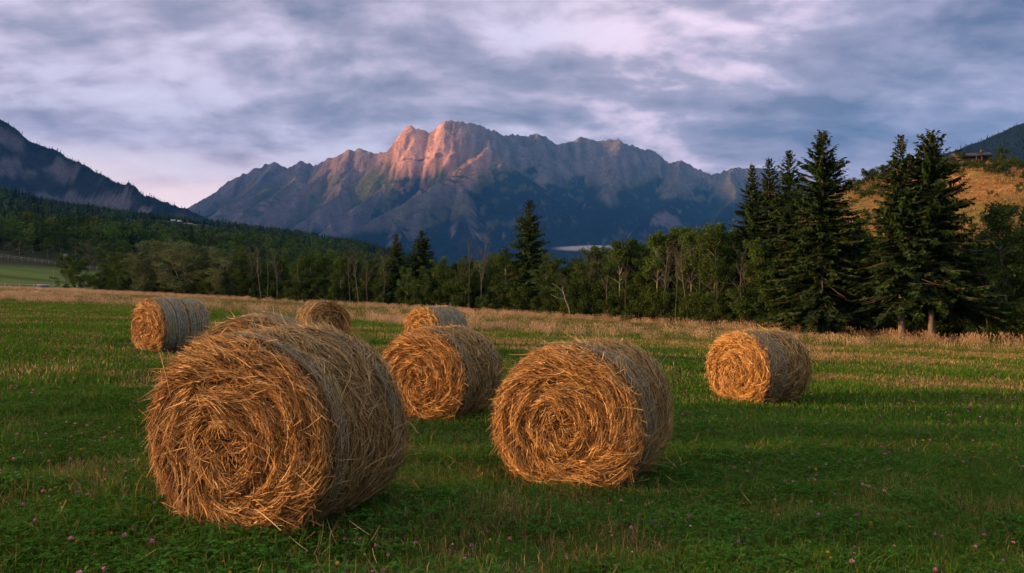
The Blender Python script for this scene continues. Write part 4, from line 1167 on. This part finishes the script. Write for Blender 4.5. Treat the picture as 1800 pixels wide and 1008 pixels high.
# --- mass of the wood behind the edge, and its undergrowth
def joined(parts, name):
    """crown + trunk of a tree as one scatter source"""
    Vs = []; Fs = []; Cs = []; n = 0; Qs = []; Ts = []
    for me in parts:
        V = np.empty(len(me.vertices) * 3, np.float32); me.vertices.foreach_get('co', V); V = V.reshape(-1, 3)
        C = np.empty(len(V) * 4, np.float32); me.attributes['col'].data.foreach_get('color', C); C = C.reshape(-1, 4)[:, :3]
        ls = np.empty(len(me.polygons), np.int32); lt = np.empty(len(me.polygons), np.int32); lv = np.empty(len(me.loops), np.int32)
        me.polygons.foreach_get('loop_start', ls); me.polygons.foreach_get('loop_total', lt); me.loops.foreach_get('vertex_index', lv)
        q = ls[lt == 4]; Qs.append(np.stack([lv[q + i] for i in range(4)], -1) + n)
        t = ls[lt == 3]; Ts.append(np.stack([lv[t + i] for i in range(3)], -1) + n)
        Vs.append(V); Cs.append(C); n += len(V)
    return mesh_np(name, np.concatenate(Vs), [np.concatenate(Qs), np.concatenate(Ts)], np.concatenate(Cs))
def build_wood():
    r = np.random.default_rng(31)
    src = [joined(LV['green'][k], 'wood_tree') for k in range(4)] + [joined(LV['slender'][0], 'wood_tree')]
    n = 1300; x = r.uniform(-75, 75, n); y = tree_y(x) + 3.5 + r.random(n) ** 1.2 * 38
    keep = (np.abs(x) < 0.70 * y + 6) & ~((x < -58) & (y > 126)); x, y = x[keep], y[keep]
    u = x / y * F + 900
    vt = np.interp(u, [230, 400, 500, 600, 680, 800, 900, 1000, 1060, 1150, 1260, 1320, 1500, 1560, 1680, 1720, 1800], [440, 445, 462, 456, 462, 466, 455, 468, 448, 425, 410, 400, 400, 440, 440, 430, 410]) + r.uniform(0, 22, len(x))
    z = ground_z(x, y); h = np.clip(CAMZ + (VH - vt) / F * y - z, 2.5, 11)
    keep = h > 2.6; x, y, z, h = x[keep], y[keep], z[keep], h[keep]
    scatter('wood', np.stack([x, y, z], -1), r.uniform(0, 6.28, len(x)), h / 8.2, r.integers(0, 5, len(x)), src, M['leaf'], label='dense dark wood filling in behind the trees at the meadow edge', cat='wood')
    sh = [joined(LV['shrub'][k], 'undergrowth_shrub') for k in range(4)]
    n = 520; x = np.interp(r.random(n), [0, 0.3, 1], [-62, 0, 62]); y = tree_y(x) + 0.2 + r.random(n) * 5.0
    keep = (np.abs(x) < 0.70 * y + 5) & ~((x > 21) & (x < 29) & (y < tree_y(x) + 3.4)); x, y = x[keep], y[keep]
    scatter('undergrowth', np.stack([x, y, ground_z(x, y)], -1), r.uniform(0, 6.28, len(x)), r.uniform(0.45, 1.15, len(x)), r.integers(0, 4, len(x)), sh, M['leaf'], label='dark shrubs and brambles under the trees at the meadow edge', cat='undergrowth')
build_wood()

# --- forest on the left hill
def far_leafy(seed, H=12, W=4.2, n=420, col=(0.030, 0.052, 0.016)):
    r = np.random.default_rng(seed); g = Geo()
    g.tube([(0, 0, -1), (0, 0, H * 0.5)], [0.22, 0.12], 5, (0.10, 0.085, 0.07), False)
    nb = 11
    cen = np.stack([r.normal(0, W * 0.38, nb), r.normal(0, W * 0.38, nb), H * r.uniform(0.35, 0.86, nb)], -1)
    for e in cen:
        m = n // nb; v = r.normal(0, 1, (m, 3)); v /= np.linalg.norm(v, axis=1, keepdims=True)
        sz = W * r.uniform(0.32, 0.5)
        leaf_quads(g, r, e + v * sz * r.random((m, 1)) ** 0.3 * np.array([1, 1, 0.8]), (0.55, 1.1), np.array(col) * r.uniform(0.65, 1.4) * r.uniform(0.8, 1.2, (m, 1)), 0.3)
    return g.mesh('forest_tree')
def far_conifer(seed, H=15, W=2.6, n=420, col=(0.020, 0.040, 0.016)):
    r = np.random.default_rng(seed); g = Geo()
    g.tube([(0, 0, -1), (0, 0, H * 0.95)], [0.22, 0.03], 5, (0.08, 0.07, 0.06), False)
    t = 1 - np.sqrt(r.random(n)) * 0.95
    a = r.uniform(0, 6.28, n); L = W * (1 - t) * r.uniform(0.5, 1.1, n) + 0.25
    p = np.stack([np.zeros(n), np.zeros(n), t * H], -1); d = np.stack([np.cos(a), np.sin(a), r.uniform(-0.35, 0.05, n)], -1)
    s = np.stack([-np.sin(a), np.cos(a), np.zeros(n)], -1) * (0.22 + 0.10 * L)[:, None]
    V = np.stack([p, p + d * L[:, None] * 0.6 + s, p + d * L[:, None], p + d * L[:, None] * 0.6 - s], 1).reshape(-1, 3); b = np.arange(n) * 4
    g.add(V, Q=np.stack([b, b + 1, b + 2, b + 3], -1), col=np.repeat(np.array(col) * r.uniform(0.7, 1.3, (n, 1)), 4, 0))
    return g.mesh('forest_conifer')
FAR = [far_leafy(800 + k, 12, 4.2, 420, c) for k, c in enumerate([(0.050, 0.095, 0.018), (0.070, 0.118, 0.020), (0.040, 0.076, 0.018), (0.092, 0.124, 0.026)])] + [far_conifer(820 + k) for k in range(3)]
def build_forest():
    r = np.random.default_rng(41)
    rr = 232 + (1480 - 232) * r.random(15000) ** 0.72; q = r.uniform(-0.72, 0.04, len(rr))
    x, y = q * rr, rr
    u = q * F + 900
    clearing = ((x + 0.41 * y) / 48) ** 2 + ((y - 1085) / 85) ** 2 < 1.0
    small = (fbm(x / 60 + 8, y / 60 + 2, 3) > 0.68) & (y > 330)
    keep = ~clearing & ~small & ~((q > -0.2) & (y < 420)) & ~((q > -0.49) & (y < 300))
    x, y = x[keep], y[keep]
    k = fbm(x / 90, y / 90, 3)
    vid = np.where(r.random(len(x)) < 0.12 + 0.9 * np.clip(k - 0.45, 0, 1) + 0.25 * sstep(500, 1100, y), r.integers(4, 7, len(x)), r.integers(0, 4, len(x)))
    s = r.uniform(0.65, 1.15, len(x)) * np.interp(y, [230, 500, 1000, 1400], [0.95, 1.0, 0.85, 0.75])
    scatter('hillside_forest', np.stack([x, y, ground_z(x, y) - 0.3], -1), r.uniform(0, 6.28, len(x)), s, vid, FAR, M['leaf'], label='dark mixed forest covering the whole left hillside', cat='forest')
build_forest()
# trees standing on the mountain skylines
def skyline_forest(name, label, objname, n, urange, fracs, seed, size):
    r = np.random.default_rng(seed)
    o = bpy.data.objects[objname]; me = o.data
    V = np.empty(len(me.vertices) * 3, np.float32); me.vertices.foreach_get('co', V); V = V.reshape(-1, 3)
    C = np.empty(len(V) * 4, np.float32); me.attributes['col'].data.foreach_get('color', C); C = C.reshape(-1, 4)
    u = V[:, 0] / V[:, 1] * F + 900; v = VH - (V[:, 2] - CAMZ) / V[:, 1] * F
    m = (u > urange[0]) & (u < urange[1]) & (C[:, 0] < 0.05)
    # highest line per column
    ub = np.round(u / 2).astype(int); top = {}
    for b in np.unique(ub[m]): top[b] = v[m & (ub == b)].min()
    near = np.array([m[i] and (v[i] - top.get(ub[i], 1e9)) < fracs for i in range(len(u))])
    idx = r.choice(np.where(near)[0], min(n, int(near.sum())), replace=False)
    p = V[idx] + np.stack([r.uniform(-7, 7, len(idx)), r.uniform(-7, 7, len(idx)), np.full(len(idx), -1.5)], -1)
    scatter(name, p, r.uniform(0, 6.28, len(p)), r.uniform(0.5, 1.1, len(p)) * size, r.integers(4, 7, len(p)), [m2.copy() for m2 in FAR], M['leaf'], label=label, cat='forest')
skyline_forest('left_ridge_forest', 'dark conifers fringing the cliff-topped mountain on the left', 'left_mountain', 1500, (-60, 420), 14, 51, 1.1)
skyline_forest('right_ridge_forest', 'dark conifers covering the steep mountain slope at the far right', 'right_mountain', 2600, (1560, 1880), 60, 52, 0.95)

# --- the row of trees along the far side of the pasture
for i, (u, v, d, key) in enumerate([(-22, 398, 236, 'green'), (8, 404, 240, 'green'), (34, 414, 232, 'green'), (58, 410, 240, 'green'), (84, 420, 234, 'green'), (108, 406, 244, 'green'), (134, 418, 236, 'green'), (160, 422, 230, 'willow'), (186, 426, 226, 'green'), (212, 432, 222, 'green'), (236, 428, 220, 'green')]):
    leafy(u, v, d, key, '%s dark leafy tree from the left, beyond the fenced pasture' % ORD[i] if i else 'dark leafy tree cut by the left edge, beyond the fenced pasture', 'trees beyond the pasture', 1.5)

# ------------------------------------------------------------------ dry hillside on the right: bushes and barn
def on_ray(u, v, d0=60, d1=420):
    """point of the terrain seen at a photo pixel, between two distances"""
    d = np.linspace(d0, d1, 6000); a = (u - 900) / F; b = (VH - v) / F
    h = CAMZ + b * d - ground_z(a * d, d)
    i = int(np.argmax(h < 0)) if (h < 0).any() else int(np.argmin(h))
    return a * d[i], float(d[i]), float(ground_z(a * d[i], d[i]))
HB = [(1757, 274, 24, 'round green bush right of the barn on the hilltop', 1.0), (1690, 284, 20, 'dark bush left in front of the barn', 1.1), (1718, 281, 13, 'bush close in front of the barn wall', 1.5), (1742, 305, 16, 'left end of the bush clump on the upper dry slope', 1.3), (1762, 304, 20, 'biggest bush of the clump on the upper dry slope', 1.4), (1781, 294, 15, 'right end of the bush clump on the upper dry slope', 1.3),
      (1740, 342, 9, 'small upper bush in the middle of the dry slope', 1.3), (1752, 347, 8, 'small lower bush in the middle of the dry slope', 1.3), (1797, 338, 17, 'bush on the dry slope cut by the right edge', 1.1), (1664, 300, 16, 'bush on the hill brow left of the barn', 1.2), (1716, 296, 9, 'low scrub patch below the barn', 1.6), (1780, 276, 7, 'low scrub patch right of the round bush', 1.6), (1705, 318, 6, 'tiny scrub tuft on the upper left dry slope', 1.8), (1690, 338, 7, 'tiny scrub tuft beside the widest spruce', 1.8)]
for i, (u, v, hp, lab, wd) in enumerate(HB):
    x, d, z = on_ray(u, v); k = i % 4; s = hp / F * d * 1.15 / TOPS['shrub'][k]
    put_tree('hillside_bush', lab, 'bush', LV['shrub'][k], ('stems', 'foliage'), (M['bark'], M['leaf']), (x, d, z - 0.2), i * 1.3, (s * wd * 0.8, s * wd * 0.8, s), 'bushes on the dry hillside')
BR = [(1500, 326), (1512, 322), (1524, 314), (1536, 309), (1548, 306), (1560, 300), (1572, 296), (1606, 300), (1618, 302), (1520, 340), (1538, 335), (1556, 330)]
for i, (u, v) in enumerate(BR):
    x, d, z = on_ray(u, v + 8); k = (i + 1) % 4; s = (17 + (i * 5) % 11) / F * d / TOPS['shrub'][k]
    put_tree('hillside_bush', '%s bush from the left %s' % (ORD[i if i < 7 else i - 7 if i < 9 else i - 9], 'along the hill brow between the two tall spruce pairs' if i < 7 else 'on the brow right behind the widest spruce' if i < 9 else 'on the slope below the brow bushes'), 'bush', LV['shrub'][k], ('stems', 'foliage'), (M['bark'], M['leaf']), (x, d, z - 0.3), i * 0.9, (s * 1.1, s * 1.1, s), 'bushes along the hill brow')
def build_barn():
    x, d, z = on_ray(1706, 281)
    px = d / F
    W = 60 * px; Hh = 13 * px; root = thing('barn', 'low dark wooden barn with a wide roof on the hilltop', 'barn', (x, d, z - 0.5), R(-14))
    g = Geo(); g.box((0, 0, Hh * 0.28), (W * 0.86, W * 0.42, Hh * 0.75), (0.045, 0.032, 0.025)); obj('wall', g.mesh('wall'), M['paint'], root)
    # pitched roof with real thickness and overhang
    w, dd, h0, h1 = W * 0.52, W * 0.31, Hh * 0.55, Hh * 1.12
    g = Geo(); t = 0.25
    for sgn in (-1, 1):
        V = [(-w, sgn * dd, h0), (w, sgn * dd, h0), (w, 0, h1), (-w, 0, h1)]; V = V + [(a, b, c + t) for a, b, c in V]
        g.add(V, Q=[(0, 1, 2, 3), (7, 6, 5, 4), (0, 4, 5, 1), (2, 6, 7, 3), (0, 3, 7, 4), (1, 5, 6, 2)], col=(0.05, 0.036, 0.033))
    rf = obj('roof', g.mesh('roof'), M['paint'], root)
    g = Geo(); g.box((w * 0.55, -dd * 0.1, h1 + 0.4), (0.5, 0.5, 0.9), (0.10, 0.06, 0.045)); obj('chimney', g.mesh('chimney'), M['paint'], rf)
    g = Geo(); g.add([(w + 0.02, -dd * 0.9, h0), (w + 0.02, dd * 0.9, h0), (w + 0.02, 0, h1), (w - 0.2, -dd * 0.9, h0), (w - 0.2, dd * 0.9, h0), (w - 0.2, 0, h1)], T=[(0, 1, 2), (5, 4, 3)], Q=[(0, 3, 4, 1), (1, 4, 5, 2), (2, 5, 3, 0)], col=(0.75, 0.73, 0.70)); obj('gable', g.mesh('gable'), M['paint'], root)
    for sx in (0.16, 0.42):
        g = Geo(); g.box((w * sx, -dd * 0.95, Hh * 0.16), (0.22, 0.22, Hh * 0.95), (0.07, 0.05, 0.04)); obj('post', g.mesh('post'), M['paint'], root)
build_barn()
def build_scrub():
    r = np.random.default_rng(61)
    n = 2000; y = r.uniform(85, 235, n); x = r.uniform(0.38, 0.72, n) * y
    k = fbm(x / 9 + 3, y / 14 + 1, 4) + 0.10 * sstep(100, 84, x)
    keep = (k > 0.49) & (x > 55); x, y = x[keep], y[keep]
    sh = [m.copy() for m in [joined(LV['shrub'][q], 'scrub') for q in range(4)]]
    scatter('hillside_scrub', np.stack([x, y, ground_z(x, y) - 0.1], -1), r.uniform(0, 6.28, len(x)), r.uniform(0.18, 0.70, len(x)) ** 1.2, r.integers(0, 4, len(x)), sh, M['leaf'], label='low green scrub and weeds sprinkled over the dry hillside', cat='scrub')
    tf = [blades(r, 70, 1.5, (0.10, 0.32), (0.03, 0.06), np.array([[0.39, 0.21, 0.08], [0.31, 0.165, 0.06], [0.44, 0.26, 0.11], [0.10, 0.115, 0.03]]), 0.9).mesh('dry_tussock') for q in range(4)]
    n = 9000; y = r.uniform(78, 240, n); x = r.uniform(0.36, 0.72, n) * y
    keep = x > 50; x, y = x[keep], y[keep]
    scatter('hillside_dry_grass', np.stack([x, y, ground_z(x, y)], -1), r.uniform(0, 6.28, len(x)), r.uniform(0.8, 1.7, len(x)), r.integers(0, 4, len(x)), tf, M['grass'], label='tussocky orange dry grass on the right hillside', cat='grass')
build_scrub()

# ------------------------------------------------------------------ farmhouses in the clearing
def house(u, v, wpx, hpx, label, wall, roofc, rz, dist=1105):
    a = (u - 900) / F; x, d = a * dist, dist; z = CAMZ + (VH - v) / F * dist
    z = float(ground_z(x, d)) + 0.3
    W = wpx / F * d; D = W * 0.65; Hw = hpx / F * d * 0.6; Hr = hpx / F * d * 0.5
    root = thing('farmhouse', label, 'house', (x, d, z - 0.5), rz, 'farmhouses in the forest clearing')
    g = Geo(); g.box((0, 0, Hw / 2), (W, D, Hw), wall)
    g.add([(-W / 2, -D / 2, Hw), (-W / 2, D / 2, Hw), (-W / 2, 0, Hw + Hr), (W / 2, -D / 2, Hw), (W / 2, D / 2, Hw), (W / 2, 0, Hw + Hr)], T=[(0, 2, 1), (3, 4, 5)], col=wall); obj('wall', g.mesh('wall'), M['paint'], root)
    g = Geo(); e = 0.5
    for s in (-1, 1):
        V = [(-W / 2 - e, s * (D / 2 + e), Hw - 0.3), (W / 2 + e, s * (D / 2 + e), Hw - 0.3), (W / 2 + e, 0, Hw + Hr + 0.05), (-W / 2 - e, 0, Hw + Hr + 0.05)]; V = V + [(p, q, w + 0.3) for p, q, w in V]
        g.add(V, Q=[(0, 1, 2, 3), (7, 6, 5, 4), (0, 4, 5, 1), (2, 6, 7, 3), (0, 3, 7, 4), (1, 5, 6, 2)], col=roofc)
    obj('roof', g.mesh('roof'), M['paint'], root)
    for k in (-0.28, 0.05, 0.3):
        g = Geo(); g.box((k * W, -D / 2 - 0.03, Hw * 0.55), (1.1, 0.12, 1.3), (0.03, 0.03, 0.035)); obj('window', g.mesh('window'), M['glass'], root)
house(304, 386, 7, 5, 'pale-roofed farmhouse, leftmost of the little group in the forest clearing', (0.25, 0.23, 0.22), (0.27, 0.28, 0.32), 0.25)
house(315, 386, 6.5, 5, 'white-roofed farmhouse in the middle of the forest clearing', (0.28, 0.26, 0.25), (0.36, 0.37, 0.40), -0.1)
house(333, 393, 9, 7, 'larger farmhouse with reddish tan roof, right in the forest clearing', (0.36, 0.34, 0.32), (0.26, 0.17, 0.14), 0.35, 1075)

# ------------------------------------------------------------------ roadside on the left: car, posts, fences
def pole(u, vt, d, label, arm):
    x = (u - 900) / F * d; z = float(ground_z(x, d)); H = top_h(vt, d, z)
    root = thing('utility_pole', label, 'pole', (x, d, z)); c = (0.15, 0.145, 0.135)
    g = Geo(); g.tube([(0, 0, -0.4), (0, 0, H)], [0.13, 0.09] if arm else [0.07, 0.05], 8, c); obj('pole', g.mesh('pole', True), M['paint'], root)
    if arm:
        g = Geo(); g.box((0.4, 0, H * 0.93), (1.3, 0.12, 0.12), c); obj('crossarm', g.mesh('crossarm'), M['paint'], root)
        g = Geo(); g.box((0.75, 0, H * 0.86), (0.75, 0.5, 0.9), (0.10, 0.09, 0.075)); obj('transformer_box', g.mesh('transformer_box'), M['paint'], root)
pole(112, 447, 222, 'tall grey utility pole with a box, behind the pasture fence', True)
pole(94, 473, 134, 'thin short grey pole beside the road', False)
def fence(name, label, xs, ys, hgt, npost, rails, col, rad):
    root = thing(name, label, 'fence', (xs[0], ys[0], float(ground_z(xs[0], ys[0]))))
    o = np.array(root.location)
    t = np.linspace(0, 1, npost); X = np.interp(t, np.linspace(0, 1, len(xs)), xs); Y = np.interp(t, np.linspace(0, 1, len(ys)), ys); Z = ground_z(X, Y)
    g = Geo(); g.box((0, 0, hgt / 2 - 0.15), (rad * 2.2, rad * 2.2, hgt + 0.3), col); pm = g.mesh('post')
    for k in range(npost):
        obj('post', pm, M['paint'], root, (X[k] - o[0], Y[k] - o[1], Z[k] - o[2]))
    for h in rails:
        g = Geo(); g.tube(np.stack([X, Y - rad * 1.6, Z + h], -1) - o, rad * 0.8, 6, col); obj('rail', g.mesh('rail', True), M['paint'], root)
xa = np.linspace(-150, -104, 6)
fence('pasture_fence', 'long pale blue-grey rail fence along the far side of the pasture', np.array([-170, -104.0]), np.array([222.0, 214.0]), 1.1, 34, (0.55, 1.0), (0.10, 0.115, 0.125), 0.06)
fence('roadside_fence', 'low grey post fence along the road behind the white car', np.array([-92, -66.0]), np.array([133.2, 134.0]), 1.1, 12, (0.5, 0.95), (0.24, 0.23, 0.22), 0.05)

def build_car():
    d = 128.5; x = (76 - 900) / F * d; z = float(ground_z(x, d)) + 0.06
    root = thing('car', 'white car on the road at the left edge, half hidden by grass', 'car', (x, d, z), R(-52))
    def extr(name, prof, w, col, m, parent, taper=1.0, inset=0.0):
        g = Geo(); n = len(prof)
        V = [(a, -w / 2 * (taper if b > 0.95 else 1), b) for a, b in prof] + [(a, w / 2 * (taper if b > 0.95 else 1), b) for a, b in prof]
        Q = [(i, (i + 1) % n, n + (i + 1) % n, n + i) for i in range(n)]
        c = np.mean(prof, axis=0); V += [(c[0], -w / 2, c[1]), (c[0], w / 2, c[1])]
        T = [((i + 1) % n, i, 2 * n) for i in range(n)] + [(n + i, n + (i + 1) % n, 2 * n + 1) for i in range(n)]
        g.add(V, Q=Q, T=T, col=col); return obj(name, g.mesh(name), m, parent)
    W = (0.62, 0.63, 0.66)
    extr('body', [(-2.1, 0.30), (-2.15, 0.62), (-2.0, 0.86), (-0.9, 0.93), (0.8, 0.93), (1.7, 0.80), (2.1, 0.62), (2.15, 0.32)], 1.76, W, M['car_paint'], root)
    extr('cabin_glass', [(-1.75, 0.93), (-1.25, 1.38), (0.05, 1.40), (0.95, 0.93)], 1.62, (0.02, 0.02, 0.02), M['glass'], root, 0.82)
    extr('roof', [(-1.28, 1.38), (-1.15, 1.44), (-0.05, 1.45), (0.10, 1.39)], 1.36, W, M['car_paint'], root)
    for sx in (-1.3, 1.35):
        for sy in (-1, 1):
            g = Geo(); g.tube([(sx, sy * 0.70, 0.32), (sx, sy * 0.90, 0.32)], 0.32, 14, (0.02, 0.02, 0.02)); wl = obj('wheel', g.mesh('wheel', True), M['paint'], root)
            g = Geo(); g.tube([(sx, sy * 0.89, 0.32), (sx, sy * 0.915, 0.32)], 0.19, 10, (0.4, 0.4, 0.42)); obj('rim', g.mesh('rim', True), M['car_paint'], wl)
    for sy in (-1, 1):
        g = Geo(); g.box((2.08, sy * 0.62, 0.66), (0.14, 0.34, 0.14), (0.8, 0.8, 0.8)); obj('headlight', g.mesh('headlight'), M['car_paint'], root)
        g = Geo(); g.box((-2.08, sy * 0.66, 0.72), (0.14, 0.26, 0.16), (0.35, 0.02, 0.02)); obj('tail_light', g.mesh('tail_light'), M['car_paint'], root)
build_car()

# ------------------------------------------------------------------ air
def ellipsoid(c, s, nu=32, nv=16):
    u = np.linspace(0, 2 * np.pi, nu, endpoint=False); v = np.linspace(0.02, np.pi - 0.02, nv)
    V = np.stack([np.outer(np.sin(v), np.cos(u)) * s[0] + c[0], np.outer(np.sin(v), np.sin(u)) * s[1] + c[1], np.outer(np.cos(v), np.ones(nu)) * s[2] + c[2]], -1).reshape(-1, 3)
    i = np.arange(nv - 1)[:, None] * nu; j = np.arange(nu)[None]; j2 = (j + 1) % nu
    Q = np.stack([i + j, i + nu + j, i + nu + j2, i + j2], -1).reshape(-1, 4)
    return V, Q
def vol(name, col, dens):
    def b(N, out):
        pv = N.n('ShaderNodeVolumePrincipled', ins={'Color': (*col, 1), 'Density': dens, 'Anisotropy': 0.0})
        N.t.links.new(pv.outputs[0], out.inputs['Volume'])
        return None
    return mat(name, b)
g = Geo(); g.box((0, 0, 1230), (26400, 26400, 2860)); me = g.mesh('haze')
HAZE = obj('haze', me, vol('valley_haze', (0.07, 0.34, 0.84), 5.8e-5), kind='stuff', label='thin blue evening haze filling the valley', cat='haze')
Y = 3600.0
def _mist(N, out):
    tc = N.n('ShaderNodeTexCoord').outputs['Generated']
    v = N.n('ShaderNodeVectorMath', operation='SUBTRACT', ins={0: tc, 1: (0.5, 0.5, 0.5)}).outputs[0]
    l = N.n('ShaderNodeVectorMath', operation='LENGTH', ins={0: v}).outputs['Value']
    fall = N.n('ShaderNodeMapRange', interpolation_type='SMOOTHSTEP', ins={'Value': l, 'From Min': 0.5, 'From Max': 0.12}).outputs[0]
    n = N.noise(tc, 7.0, 5, 0.65)
    n = N.n('ShaderNodeMapRange', ins={'Value': n, 'From Min': 0.35, 'From Max': 0.65}).outputs[0]
    dn = N.math('MULTIPLY', N.math('MULTIPLY', fall, n), 0.07)
    pv = N.n('ShaderNodeVolumePrincipled', ins={'Color': (0.98, 0.98, 1.0, 1), 'Density': dn})
    N.t.links.new(pv.outputs[0], out.inputs['Volume'])
    return None
MIST = mat('mist', _mist)
V, Q = ellipsoid(uvY(1055, 437, Y), (240, 150, 15)); obj('mist_bank', mesh_np('mist_bank', V, Q, None, True), MIST, kind='stuff', label='thin white mist bank lying low in the valley behind the lone spruce', cat='mist')
